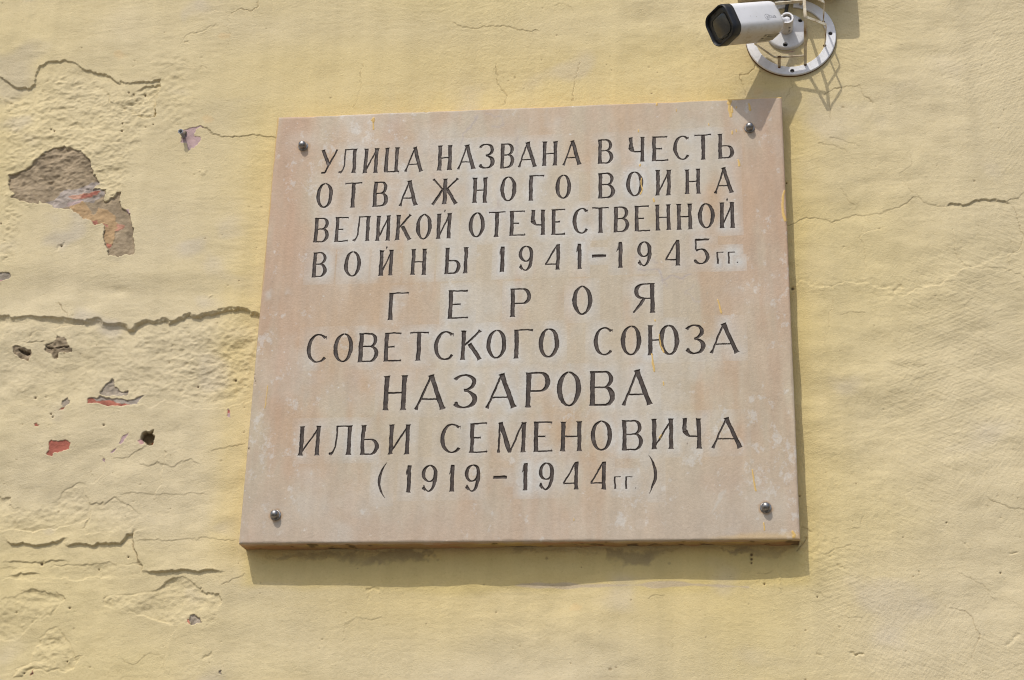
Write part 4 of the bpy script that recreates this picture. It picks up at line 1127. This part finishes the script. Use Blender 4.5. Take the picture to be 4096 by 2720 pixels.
    for nm, r in zip(names, rim):
        k = 14; base = V[r]
        loc = np.arange(len(r)) * .0007
        g2 = Grid(loc, np.linspace(0, TH, k) + .0)
        ns = g2.fbm(.05, .006, 4, gain=.6, seed=len(nm)); nb = g2.fbm(.012, .010, 3, seed=len(nm) + 50)
        rows = []
        for j in range(k):
            t = j / (k - 1); p = base.copy()
            p[:, 1] = base[:, 1] * (1 - t) + .012 * t
            inward = .0012 * t + .0007 * nb[j] * (0 if j == 0 else 1)
            if nm == 'bottom': p[:, 2] += inward
            elif nm == 'top': p[:, 2] -= inward
            elif nm == 'left': p[:, 0] += inward
            else: p[:, 0] -= inward
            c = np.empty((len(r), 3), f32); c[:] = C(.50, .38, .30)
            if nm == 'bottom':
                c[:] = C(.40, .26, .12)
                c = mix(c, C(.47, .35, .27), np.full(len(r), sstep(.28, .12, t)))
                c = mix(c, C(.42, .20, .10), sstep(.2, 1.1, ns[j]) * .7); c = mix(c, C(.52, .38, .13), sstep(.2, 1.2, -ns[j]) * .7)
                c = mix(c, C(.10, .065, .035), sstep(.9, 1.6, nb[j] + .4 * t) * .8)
            else:
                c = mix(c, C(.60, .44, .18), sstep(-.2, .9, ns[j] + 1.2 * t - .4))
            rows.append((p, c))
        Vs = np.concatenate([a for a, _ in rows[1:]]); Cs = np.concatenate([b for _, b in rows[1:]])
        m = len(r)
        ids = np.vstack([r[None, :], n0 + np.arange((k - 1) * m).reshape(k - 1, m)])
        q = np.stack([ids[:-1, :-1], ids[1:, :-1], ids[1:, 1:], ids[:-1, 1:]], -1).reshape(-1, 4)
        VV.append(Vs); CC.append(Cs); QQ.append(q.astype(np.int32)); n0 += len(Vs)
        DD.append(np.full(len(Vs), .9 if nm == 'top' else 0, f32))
    Va = np.concatenate(VV); Ca = np.concatenate(CC); Qa = np.concatenate(QQ)
    Da = np.concatenate(DD); Ia = np.concatenate([ikr, np.full(len(Va) - len(ikr), 40, f32)])
    used, inv = np.unique(Qa.ravel(), return_inverse=True)
    link('slab', mesh_np('slab', Va[used] + [0, 0, ZC], inv.reshape(-1, 4), Ca[used], True, {'ink': Ia[used], 'drip': Da[used]}), M_MARBLE, root)
    VW = V + [0, 0, ZC]
    order = np.argsort(fl_, kind='stable'); bounds = np.searchsorted(fl_[order], np.arange(n_let[0] + 2))
    line_roots = []
    for li, line in enumerate(LINES):
        zc = np.mean([t[3] for t in line_of[1:] if t[0] == li])
        e_ = empty('inscription_line', (0, -TH, ZC + zc)); e_.parent = root; e_.matrix_parent_inverse = root.matrix_world.inverted()
        bpy.context.view_layer.update()
        line_roots.append(e_)
    for n_ in range(1, n_let[0] + 1):
        k = order[bounds[n_]:bounds[n_ + 1]]
        if len(k) == 0: continue
        c_ = line_of[n_][1]
        nm = {'-': 'carved_dash', '.': 'carved_full_stop', '(': 'carved_bracket', ')': 'carved_bracket', '*': 'carved_accent'}.get(c_, 'carved_numeral' if c_.isdigit() else 'carved_letter')
        link(nm, sub_mesh(nm, VW, Q, k, cols, {'ink': ikr, 'drip': dr}), M_MARBLE, line_roots[line_of[n_][0]])
    # dome nuts with washers
    for i, (bx, bz) in enumerate(BOLTS):
        nut = lathe('cap_nut', [(.0071, .0), (.0072, .0022), (.0069, .0028), (.0069, .0046), (.0067, .0064), (.0059, .0084), (.0045, .0099), (.0025, .0108), (.0008, .0111)],
                    (bx, -TH - .0030 + .0004, ZC + bz), M_STEEL, root, facets=(6, 3) if i in (1, 3) else None)
        lathe('washer', [(.0030, .0), (.0088, .0), (.0090, .0007), (.0088, .0018), (.0082, .0024), (.0052, .0027)], (bx, -TH + .0004, ZC + bz), M_STEEL, nut)

BOLTS = [(-.3971, .3330), (.3928, .3350), (-.3918, -.3485), (.3984, -.3440)]

def lathe(name, prof, loc, mat, parent=None, seg=40, axis=(0, -1, 0), facets=None, tri_cap=True):
    """profile (radius, distance along axis) turned round an axis through loc"""
    bm = bmesh.new()
    rot = Vector((0, 0, 1)).rotation_difference(Vector(axis)).to_matrix()
    rings = []
    for r, z in prof:
        rings.append([bm.verts.new(rot @ Vector((r * math.cos(2 * math.pi * k / seg), r * math.sin(2 * math.pi * k / seg), z))) for k in range(seg)])
    for a, b in zip(rings[:-1], rings[1:]):
        for k in range(seg):
            bm.faces.new((a[k], a[(k + 1) % seg], b[(k + 1) % seg], b[k]))
    if tri_cap:
        bm.faces.new(rings[-1])
        bm.faces.new(rings[0][::-1])
    bmesh.ops.recalc_face_normals(bm, faces=bm.faces)
    for f in bm.faces: f.smooth = True
    me = bpy.data.meshes.new(name); bm.to_mesh(me); bm.free()
    o = bpy.data.objects.new(name, me); COL.objects.link(o)
    me.materials.append(mat)
    o.matrix_world = Matrix.Translation(loc)
    if parent is not None:
        o.parent = parent
        o.matrix_parent_inverse = parent.matrix_world.inverted()
        o.location = loc
    bpy.context.view_layer.update()
    return o
build_plaque()

# ------------------------------------------------------------------ bullet camera, its guard, the box above
def P3(px, py, d):
    """photo pixel -> point d metres in front of the wall"""
    return Vector(at(px, py, -d))

def bm_obj(name, bm, mat, parent=None, smooth=False, sharp=35):
    bmesh.ops.recalc_face_normals(bm, faces=bm.faces)
    me = bpy.data.meshes.new(name); bm.to_mesh(me); bm.free()
    if smooth:
        me.polygons.foreach_set('use_smooth', np.ones(len(me.polygons), bool))
        try: me.set_sharp_from_angle(angle=math.radians(sharp))
        except Exception: pass
    return link(name, me, mat, parent)

def strip(bm, pts, wdir, w, t):
    """flat bar swept along pts; wdir = direction of its width"""
    pts = [Vector(p) for p in pts]; rings = []
    for i, p in enumerate(pts):
        a = (pts[min(i + 1, len(pts) - 1)] - pts[max(i - 1, 0)]).normalized()
        s = Vector(wdir); s = (s - a * s.dot(a)).normalized(); n = a.cross(s)
        k = 1.0
        if 0 < i < len(pts) - 1:
            c = (pts[i] - pts[i - 1]).normalized().dot(a); k = 1 / max(c, .5)
        rings.append([bm.verts.new(p + s * (x * w / 2) + n * (y * t / 2 * k)) for x, y in ((-1, -1), (1, -1), (1, 1), (-1, 1))])
    for a, b in zip(rings[:-1], rings[1:]):
        for k in range(4): bm.faces.new((a[k], a[(k + 1) % 4], b[(k + 1) % 4], b[k]))
    bm.faces.new(rings[0][::-1]); bm.faces.new(rings[-1])

def arc_pts(a, b, c, r, n=4):
    """rounded corner at b"""
    a, b, c = Vector(a), Vector(b), Vector(c)
    d1 = (a - b).normalized(); d2 = (c - b).normalized()
    p, q = b + d1 * r, b + d2 * r
    return [(p * (1 - t) ** 2 + b * 2 * t * (1 - t) + q * t * t) for t in [k / n for k in range(n + 1)]]

def tube(bm, p0, p1, r0, r1, seg=20, caps=True):
    p0, p1 = Vector(p0), Vector(p1); ax = (p1 - p0).normalized()
    rot = Vector((0, 0, 1)).rotation_difference(ax).to_matrix()
    A = [bm.verts.new(p0 + rot @ Vector((r0 * math.cos(2 * math.pi * k / seg), r0 * math.sin(2 * math.pi * k / seg), 0))) for k in range(seg)]
    B = [bm.verts.new(p1 + rot @ Vector((r1 * math.cos(2 * math.pi * k / seg), r1 * math.sin(2 * math.pi * k / seg), 0))) for k in range(seg)]
    for k in range(seg): bm.faces.new((A[k], A[(k + 1) % seg], B[(k + 1) % seg], B[k]))
    if caps: bm.faces.new(A[::-1]); bm.faces.new(B)

def boolean_cut(o, cutters):
    for c in cutters:
        m = o.modifiers.new('cut', 'BOOLEAN'); m.operation = 'DIFFERENCE'; m.object = c; m.solver = 'EXACT'
    dg = bpy.context.evaluated_depsgraph_get()
    me = bpy.data.meshes.new_from_object(o.evaluated_get(dg))
    o.modifiers.clear(); old = o.data; me.name = old.name; o.data = me
    for c in cutters: bpy.data.objects.remove(c)
    me.polygons.foreach_set('use_smooth', np.ones(len(me.polygons), bool))
    try: me.set_sharp_from_angle(angle=math.radians(35))
    except Exception: pass

def cutter(p0, p1, r):
    bm = bmesh.new(); tube(bm, p0, p1, r, r, 24)
    return bm_obj('hole_cutter', bm, None)

OUT = Vector((0, -1, 0))

def build_guard():
    ctr = P3(3163, 146, .004); R1, R0 = .0795, .0625
    root = empty('camera_guard', (ctr.x, 0, ctr.z))
    tag(root, 'rusty cream bar cage on a white flange ring, standing round the base of the camera', 'camera guard')
    # flange: an open ring with a gap at the top for the cable
    bm = bmesh.new(); seg = 120; rings = []
    gap = .0085
    a0 = math.pi / 2 + math.asin(gap / R1); a1 = math.pi / 2 - math.asin(gap / R1) + 2 * math.pi
    for k in range(seg + 1):
        a = a0 + (a1 - a0) * k / seg
        c, s = math.cos(a), math.sin(a)
        prof = ((R0, 0), (R1, 0), (R1, -.0036), (R1 - .0012, -.0046), (R0 + .0012, -.0046), (R0, -.0036))
        rings.append([bm.verts.new((ctr.x + r * c, y - .0004, ctr.z + r * s)) for r, y in prof])
    for A, B in zip(rings[:-1], rings[1:]):
        for k in range(6): bm.faces.new((A[k], A[(k + 1) % 6], B[(k + 1) % 6], B[k]))
    bm.faces.new(rings[0][::-1]); bm.faces.new(rings[-1])
    fl = bm_obj('flange_ring', bm, M_RING, root, True)
    holes = []
    for px, py in ((3321.6, 133.7), (3169, 283), (3004, 160)):
        p = P3(px, py, .005); holes.append(Vector((p.x, 0, p.z)))
    boolean_cut(fl, [cutter(h + OUT * .0020, h + OUT * .02, .0038) for h in holes])
    for h in holes:
        lathe('screw', [(.0036, .0), (.0036, .0008), (.0030, .0012), (.0012, .0008), (.0006, .0008)], h + OUT * .0021, M_DARK, root, 20)
    # a rusty bead along the outer foot of the ring
    bm = bmesh.new(); rings = []
    for k in range(seg + 1):
        a = a0 + (a1 - a0) * k / seg; c, s = math.cos(a), math.sin(a)
        rings.append([bm.verts.new((ctr.x + r * c, y, ctr.z + r * s)) for r, y in ((R1 - .001, .003), (R1 + .0006, .003), (R1 + .0006, -.0003), (R1 + .0001, -.0009), (R1 - .001, -.0009))])
    for A, B in zip(rings[:-1], rings[1:]):
        for k in range(5): bm.faces.new((A[k], A[(k + 1) % 5], B[(k + 1) % 5], B[k]))
    bm_obj('rust_bead', bm, M_RUST, root, True)
    W, T_ = .0052, .0017
    a0_, a1_, a2_ = P3(3221, 260, .004), P3(3221, 69, .098), P3(3215, -27, .098)
    a3_ = Vector((a2_.x, -.004, ctr.z + .066))
    X = Vector((1, 0, 0)); Zv = Vector((0, 0, 1))
    bm = bmesh.new(); strip(bm, [a0_] + arc_pts(a0_, a1_, a2_, .006) + arc_pts(a1_, a2_, a3_, .006) + [a3_], X, W, T_)
    bm_obj('main_bar', bm, M_BAR, root)
    b0, b1 = P3(3299, 183, .004), P3(3305, 99, .067)
    b2 = a1_ + Vector((.0012, .0015, .0015))
    bm = bmesh.new(); strip(bm, [b0] + arc_pts(b0, b1, b2, .004) + arc_pts(b1, b1 + (b2 - b1) * .86, b2, .003) + [b2], Zv, W, T_)
    bm_obj('side_bar', bm, M_BAR, root)
    c0, c1, c2 = P3(3293, 88, .004), P3(3298, 9, .066), a2_ + Vector((.001, .001, .002))
    bm = bmesh.new(); strip(bm, [c0] + arc_pts(c0, c1, c2, .004) + [c2], Zv, W, T_)
    bm_obj('side_bar', bm, M_BAR, root)
    d0, d1 = P3(3212, 5, .0955), P3(3100, 14, .088)
    bm = bmesh.new(); strip(bm, [d0, d1], OUT + Vector((0, 0, .25)), .0060, T_)
    bm_obj('cross_bar', bm, M_BAR, root)
    e0, e1, e2 = P3(3018, 174, .024), P3(3100, 231, .024), P3(3218, 222, .021)
    bm = bmesh.new(); strip(bm, [e0] + arc_pts(e0, e1, e2, .006) + [e2], OUT, .0040, T_)
    bm_obj('hoop_bar', bm, M_BAR, root)
    s0, s1 = P3(3117, 269, .004), P3(3117, 226, .027)
    bm = bmesh.new(); strip(bm, [s0, s1], X, W, T_ * 1.2)
    st = bm_obj('cut_stub', bm, M_BAR, root)
    st['label'] = 'stub of a sawn off bar with a rusty end'
    ax = (s1 - s0).normalized(); n = ax.cross(X)
    bm = bmesh.new(); strip(bm, [s1 - ax * .0012, s1 + ax * .0006], X, W + .0006, T_ * 1.2 + .0008)
    bm_obj('sawn_end', bm, M_RUST, st)
    for p, px in ((a0_, 0), (s0, 0), (b0, 1), (c0, 1)):
        bm = bmesh.new()
        tube(bm, p + OUT * .0004, p + OUT * .0024, .0031, .0018, 12)
        bm_obj('weld', bm, M_RUST, root, True)

def build_cctv():
    pos = Vector((0.34599604, -0.09993722 - TH, 0.48100926 + ZC))
    pos = Vector(CP) + (pos - Vector(CP)) * ((pos.y + .013 - CP[1]) / (pos.y - CP[1]))
    u = Vector((0.36260507, 0.16425613, -0.91735352)); v = Vector((-0.57319828, 0.81544696, -0.08056048)); w = Vector((0.73482059, 0.5550371, 0.38983653))
    s, L = .0619, .1214; h = s / 2
    dc = P3(3147, 121, .008); disc = Vector((dc.x, 0, dc.z))
    root = empty('security_camera', disc)
    tag(root, 'white bullet security camera with black front, mounted on a round base above the plaque', 'camera')
    def loc(a, b, c): return pos + u * a + v * b + w * c
    def section(hh, r, c, off=(0, 0), n=10):
        pts = []
        for q, (sx, sy) in enumerate(((1, 1), (-1, 1), (-1, -1), (1, -1))):
            for k in range(n + 1):
                a = math.pi / 2 * (q + k / n)
                x = sx * (hh - r) + r * math.cos(a); y = sy * (hh - r) + r * math.sin(a)
                pts.append(loc(x * 1.0 + off[0], y + off[1], c))
        return pts
    def loft(secs, cap0=True, cap1=True):
        bm = bmesh.new(); rings = [[bm.verts.new(p) for p in sec] for sec in secs]
        for A, B in zip(rings[:-1], rings[1:]):
            for k in range(len(A)): bm.faces.new((A[k], A[(k + 1) % len(A)], B[(k + 1) % len(A)], B[k]))
        if cap0: bm.faces.new(rings[0][::-1])
        if cap1: bm.faces.new(rings[-1])
        return bm
    R = .56 * h
    body = loft([section(h * .975, R, .0165), section(h * .985, R, .018), section(h * .985, R, .060), section(h * .985, R, L - .010),
                 section(h * .965, R, L - .0045), section(h * .91, R * .95, L - .0012), section(h * .82, R * .9, L)])
    housing = bm_obj('housing', body, M_WHITE_DIRTY_SHADED, root, True, 50)
    bez = loft([section(h * .89, R * .89, .0038), section(h * .905, R * .905, -.0006), section(h * .945, R * .945, -.0022), section(h * .985, R, -.0012), section(h, R, .0015), section(h, R, .0155), section(h * .96, R, .0172)], False, True)
    bezel = bm_obj('bezel', bez, M_BLACK, root, True, 60)
    pl = loft([section(h * .92, R * .92, .0042), section(h * .87, R * .87, .0030), section(h * .67, R * .66, .0030, (.0012, .0)), section(h * .645, R * .64, .0014, (.0012, 0)), section(h * .61, R * .6, .0014, (.0012, 0)), section(h * .59, R * .58, .0034, (.0012, 0))], False, True)
    plate = bm_obj('front_plate', pl, M_PLATE, bezel, True, 35)
    gl = loft([section(h * .60, R * .59, .0036, (.0012, 0)), section(h * .60, R * .59, .0024, (.0012, 0)), section(h * .58, R * .57, .0020, (.0012, 0))], True, True)
    bm_obj('lens_window', gl, M_GLASS, bezel, True, 30)
    # sensor slot and a clip
    def slab(cx, cy, c0, c1, a, b, name, mat, par):
        bm = bmesh.new()
        A = [bm.verts.new(loc(cx + x * a, cy + y * b, c0)) for x, y in ((-1, -1), (1, -1), (1, 1), (-1, 1))]
        B = [bm.verts.new(loc(cx + x * a, cy + y * b, c1)) for x, y in ((-1, -1), (1, -1), (1, 1), (-1, 1))]
        for k in range(4): bm.faces.new((A[k], A[(k + 1) % 4], B[(k + 1) % 4], B[k]))
        bm.faces.new(A[::-1]); bm.faces.new(B)
        return bm_obj(name, bm, mat, par)
    slab(-h * .78, h * .08, .0036, .0024, .0011, .0030, 'sensor_slot', M_DARK, bezel)
    slab(h * .70, -h * .02, .0036, .0016, .0016, .0050, 'window_clip', M_PLATE, bezel)
    # maker's mark on the side and the data sticker underneath
    def hit(px, py, n, d):
        o = Vector(CP); r = Vector(ray(px, py)).normalized()
        p = o + r * ((pos + n * d - o).dot(n) / r.dot(n)); q = p - pos
        return q.dot(u), q.dot(v), q.dot(w)
    a = hit(3063, 74, -v, h * .985)
    b = hit(3105, 68, -v, h * .985)
    tx = bpy.data.curves.new('maker_mark', 'FONT'); tx.body = 'alhua'; tx.size = 1; tx.extrude = .01; tx.space_character = 1.02
    to = bpy.data.objects.new('maker_mark', tx); COL.objects.link(to); bpy.context.view_layer.update()
    me = bpy.data.meshes.new_from_object(to.evaluated_get(bpy.context.evaluated_depsgraph_get()))
    bpy.data.objects.remove(to)
    co = np.array([vv.co[:] for vv in me.vertices]); wdt = co[:, 0].max() - co[:, 0].min()
    sc_ = (b[2] - a[2]) * .86 / wdt
    x0 = co[:, 0].min()
    for vv in me.vertices:
        x, y, z = vv.co
        vv.co = loc(a[0] - y * sc_ * 1.05, -(h * .985 + .00012 + z * .004), a[2] + (b[2] - a[2]) * .13 + (x - x0) * sc_)
    me.materials.clear(); me.materials.append(M_GREY)
    mark = link('maker_mark', me, M_GREY, housing)
    # the open ring swung round the first letter
    bm = bmesh.new(); cxw = a[2] + (b[2] - a[2]) * .20; cyu = a[0] - .27 * sc_ * 1.05; r_ = .50 * sc_
    A = []
    for k in range(25):
        an = math.radians(40) + math.radians(265) * k / 24
        th = .028 * sc_ * (.4 + math.sin(math.pi * k / 24))
        A.append([bm.verts.new(loc(cyu - (r_ + o_) * math.sin(an), -(h * .985 + .00016), cxw + (r_ + o_) * math.cos(an) * .95)) for o_ in (-th, th)])
    for p, q in zip(A[:-1], A[1:]): bm.faces.new((p[0], q[0], q[1], p[1]))
    bm_obj('maker_mark_ring', bm, M_GREY, housing)
    cs = [hit(*p, u, h * .985) for p in ((3031, 166), (3056, 141), (3115, 133), (3092, 158))]
    v0 = min(c[1] for c in cs); v1 = max(c[1] for c in cs); w0 = min(c[2] for c in cs); w1 = max(c[2] for c in cs)
    v1 = min(v1, h * .62); v0 = max(v0, -h * .45)
    def bslab(va, vb, wa, wb, hh, name, mat, par):
        bm = bmesh.new()
        A = [bm.verts.new(loc(h * .985 - .0003, y, z)) for y, z in ((va, wa), (vb, wa), (vb, wb), (va, wb))]
        B = [bm.verts.new(loc(h * .985 + hh, y, z)) for y, z in ((va, wa), (vb, wa), (vb, wb), (va, wb))]
        for k in range(4): bm.faces.new((A[k], A[(k + 1) % 4], B[(k + 1) % 4], B[k]))
        bm.faces.new(A[::-1]); bm.faces.new(B)
        return bm_obj(name, bm, mat, par)
    stk = bslab(v0, v1, w0, w1, .00010, 'data_sticker', M_STICK, housing)
    dv, dw = v1 - v0, w1 - w0
    for (va, vb, wa, wb) in ((.02, .06, .02, .98), (.16, .22, .30, .95), (.30, .42, .30, .92), (.52, .57, .30, .80), (.64, .69, .30, .90), (.80, .84, .04, .96), (.93, .97, .02, .55),
                             (.12, .30, .06, .2), (.5, .7, .06, .22)):
        bslab(v0 + dv * va, v0 + dv * vb, w0 + dw * wa, w0 + dw * wb, .00018, 'printed_line', M_PRINT, stk)
    # base disc, collar, ball joint
    Rd = .0362
    bm = bmesh.new()
    d = lathe('mounting_base', [(Rd, .0), (Rd, .0052), (Rd - .0006, .0066), (Rd - .0020, .0076), (Rd - .0040, .0080), (.012, .0082), (.0004, .0082)], disc + OUT * -.0005, M_RING2, root, 72)
    bm.free()
    holes = []
    for px, py in ((3201.6, 80), (3141, 177), (3098, 92)):
        p = P3(px, py, .008); holes.append(Vector((p.x, 0, p.z)))
    boolean_cut(d, [cutter(q + OUT * .0015, q + OUT * .02, .0044) for q in holes])
    for q in holes:
        lathe('screw', [(.0042, .0), (.0042, .0006), (.0034, .0012), (.0012, .0008), (.0006, .0008)], q + OUT * .0016, M_DARK, d, 20)
    cb = P3(3145.5, 115, .008); cb = Vector((cb.x, -.0078, cb.z)); ch = .036
    co_ = lathe('collar', [(.0122, .0), (.0119, .002), (.0117, ch - .0015), (.0112, ch), (.0086, ch), (.0082, ch - .001), (.0082, ch - .016), (.0005, ch - .016)], cb, M_WHITE_DIRTY_SHADED, root, 48)
    for f in co_.data.polygons: f.use_smooth = True
    try: co_.data.set_sharp_from_angle(angle=math.radians(40))
    except Exception: pass
    for dd in (.0105, .0205):
        an = math.radians(22); n = Vector((math.sin(an), 0, -math.cos(an)))
        p = cb + OUT * dd + n * .0112
        lathe('set_screw', [(.0019, .0), (.0019, .0009), (.0015, .0010), (.0006, .0004), (.0003, .0004)], p, M_DARK, co_, 14, axis=n)
    # the split across the collar's lip
    bc = cb + OUT * (ch - .0085)
    rear = loc(.0, -.002, L + .0005)
    ax = (rear - bc).normalized()
    lathe('ball_joint', [(.0006, -.0068), (.004, -.0055), (.0060, -.0032), (.0067, 0), (.0062, .0030), (.0052, .0046), (.0050, .007), (.0052, (rear - bc).length - .0055), (.0072, (rear - bc).length - .003), (.0076, (rear - bc).length + .002)],
          bc, M_WHITE, root, 32, axis=ax)
    bm = bmesh.new()
    dirv = Vector((.9, 0, .42)).normalized()
    strip(bm, [bc + OUT * .0036 + dirv * .0084, bc + OUT * .0044 + dirv * .0115], OUT, .0016, .0006)
    bm_obj('collar_seam', bm, M_DARK, co_)

def mat_dirty_shaded_white():
    """white enamel with brown dust, fly specks and painted-in shade on what faces down"""
    m = bpy.data.materials.new('dusty_shaded_white_paint')
    nt, b = nodes_of(m); co = obj_coord(nt)
    n = noise_node(nt, 30, 4, .6, co)
    base = ramp(nt, n.outputs['Fac'], [(.3, (.71, .71, .72)), (.7, (.77, .77, .79))])
    sp = noise_node(nt, 230, 2, .5, co)
    spots = ramp(nt, sp.outputs['Fac'], [(.74, (0, 0, 0)), (.79, (1, 1, 1))])
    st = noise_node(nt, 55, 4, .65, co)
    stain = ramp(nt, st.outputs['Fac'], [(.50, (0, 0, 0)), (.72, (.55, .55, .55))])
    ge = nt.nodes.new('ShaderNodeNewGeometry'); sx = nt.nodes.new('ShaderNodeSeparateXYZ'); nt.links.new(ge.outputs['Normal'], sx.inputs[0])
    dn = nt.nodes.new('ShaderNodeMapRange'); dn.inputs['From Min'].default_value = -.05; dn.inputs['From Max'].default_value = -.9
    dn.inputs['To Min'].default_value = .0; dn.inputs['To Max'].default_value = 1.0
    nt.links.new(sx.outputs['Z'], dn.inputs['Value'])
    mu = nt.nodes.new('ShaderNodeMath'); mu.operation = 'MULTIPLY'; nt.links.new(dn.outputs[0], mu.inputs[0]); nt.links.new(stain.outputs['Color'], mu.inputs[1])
    under_shade = nt.nodes.new('ShaderNodeMath'); under_shade.operation = 'MULTIPLY_ADD'; nt.links.new(dn.outputs[0], under_shade.inputs[0]); under_shade.inputs[1].default_value = .60; nt.links.new(mu.outputs[0], under_shade.inputs[2])  # even brown over downward faces: underside shade put into the colour, plus the stains
    c1 = mix_col(nt, base.outputs['Color'], (.40, .33, .22), under_shade.outputs[0])
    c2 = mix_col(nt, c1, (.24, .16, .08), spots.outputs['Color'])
    nt.links.new(c2, b.inputs['Base Color'])
    b.inputs['Roughness'].default_value = .45
    return m

def build_box():
    l = P3(2950, 8, 0); r = P3(3369, -9, 0)
    D, H_ = .064, .11; dx = (r - l).length
    z = min(l.z, r.z) + .001
    root = empty('junction_box', ((l.x + r.x) / 2, 0, z))
    tag(root, 'dirty beige junction box on the wall over the camera, only its underside in the picture', 'junction box')
    def boxbm(x0, x1, y0, y1, z0, z1, bev):
        bm = bmesh.new()
        bmesh.ops.create_cube(bm, size=1)
        for v_ in bm.verts:
            v_.co = Vector((x0 + (v_.co.x + .5) * (x1 - x0), y0 + (v_.co.y + .5) * (y1 - y0), z0 + (v_.co.z + .5) * (z1 - z0)))
        bmesh.ops.bevel(bm, geom=list(bm.edges), offset=bev, segments=3, affect='EDGES')
        return bm
    bm_obj('box_body', boxbm(l.x, r.x, -D * .72, .002, z, z + H_, .003), M_BOX, root, True)
    bm_obj('box_lid', boxbm(l.x - .0015, r.x + .0015, -D, -D * .72 - .0006, z - .0015, z + H_ + .0015, .003), M_BOX, root, True)
    g = Vector((P3(3153, 0, 0).x, -.018, z))
    lathe('cable_gland', [(.0085, .0), (.0085, .004), (.0070, .0045), (.0066, .010), (.0052, .011), (.0045, .011)], g + Vector((0, 0, .001)), M_CABLE, root, 24, axis=(0, 0, -1))
    # the cable drops behind the camera's base
    cu = bpy.data.curves.new('cable', 'CURVE'); cu.dimensions = '3D'; cu.bevel_depth = .0033; cu.bevel_resolution = 4
    sp = cu.splines.new('POLY')
    p0, p1 = g, P3(3143, 60, .004)
    pts = [g + Vector((0, 0, -.004)), g.lerp(p1, .35) + Vector((.001, -.003, 0)), g.lerp(p1, .7) + Vector((0, -.002, 0)), p1 + Vector((0, -.001, 0))]
    sp.points.add(len(pts) - 1)
    for q, p in zip(sp.points, pts): q.co = (*p, 1)
    o = bpy.data.objects.new('cable', cu); COL.objects.link(o); bpy.context.view_layer.update()
    me = bpy.data.meshes.new_from_object(o.evaluated_get(bpy.context.evaluated_depsgraph_get()))
    bpy.data.objects.remove(o)
    me.materials.clear()
    c = link('cable', me, M_CABLE)
    tag(c, 'short black cable dropping from the box behind the camera base', 'cable')

def build_stub():
    p0 = P3(735, 547, -.0125); p1 = P3(722.4, 525, .0085)
    base = Vector((p0.x, .011, p0.z)); ax = (p1 - p0).normalized(); L = (p1 - p0).length
    root = empty('pipe_stub', base)
    tag(root, 'short grey metal tube sticking out of the wall by a patch of lilac paint', 'pipe stub')
    t = lathe('tube', [(.0033, -.012), (.0033, .0), (.0034, L - .0035), (.0041, L - .0022), (.0049, L - .0006), (.0050, L), (.0043, L + .0003), (.0032, L - .0004), (.0023, L - .0028), (.0020, L - .016), (.0003, L - .016)],
              p0, M_PIPE, root, 32, axis=ax)
    # a plug of old plaster and a bent nail beside it
    bm = bmesh.new(); q = P3(741, 532, -.011)
    bmesh.ops.create_icosphere(bm, subdivisions=3, radius=1)
    for v_ in bm.verts:
        k = 1 + .18 * math.sin(7 * v_.co.x + 3) * math.cos(9 * v_.co.z)
        v_.co = Vector((q.x + v_.co.x * .0024 * k, .011 + v_.co.y * .0035 * k, q.z + v_.co.z * .0042 * k))
    bm_obj('wall_plug', bm, M_PLUG, root, True, 180)

M_WHITE_DIRTY_SHADED = mat_dirty_shaded_white()
M_RING2 = mat_plain('grey_white_base_paint', [(.25, (.56, .55, .54)), (.5, (.66, .66, .67)), (.8, (.70, .70, .71))], .42, 60, 0, .00008)
M_PLUG = mat_plain('old_plug', [(.3, (.20, .16, .11)), (.8, (.36, .30, .22))], .9, 200, 0, .0005)
build_guard()
build_cctv()
build_box()
build_stub()
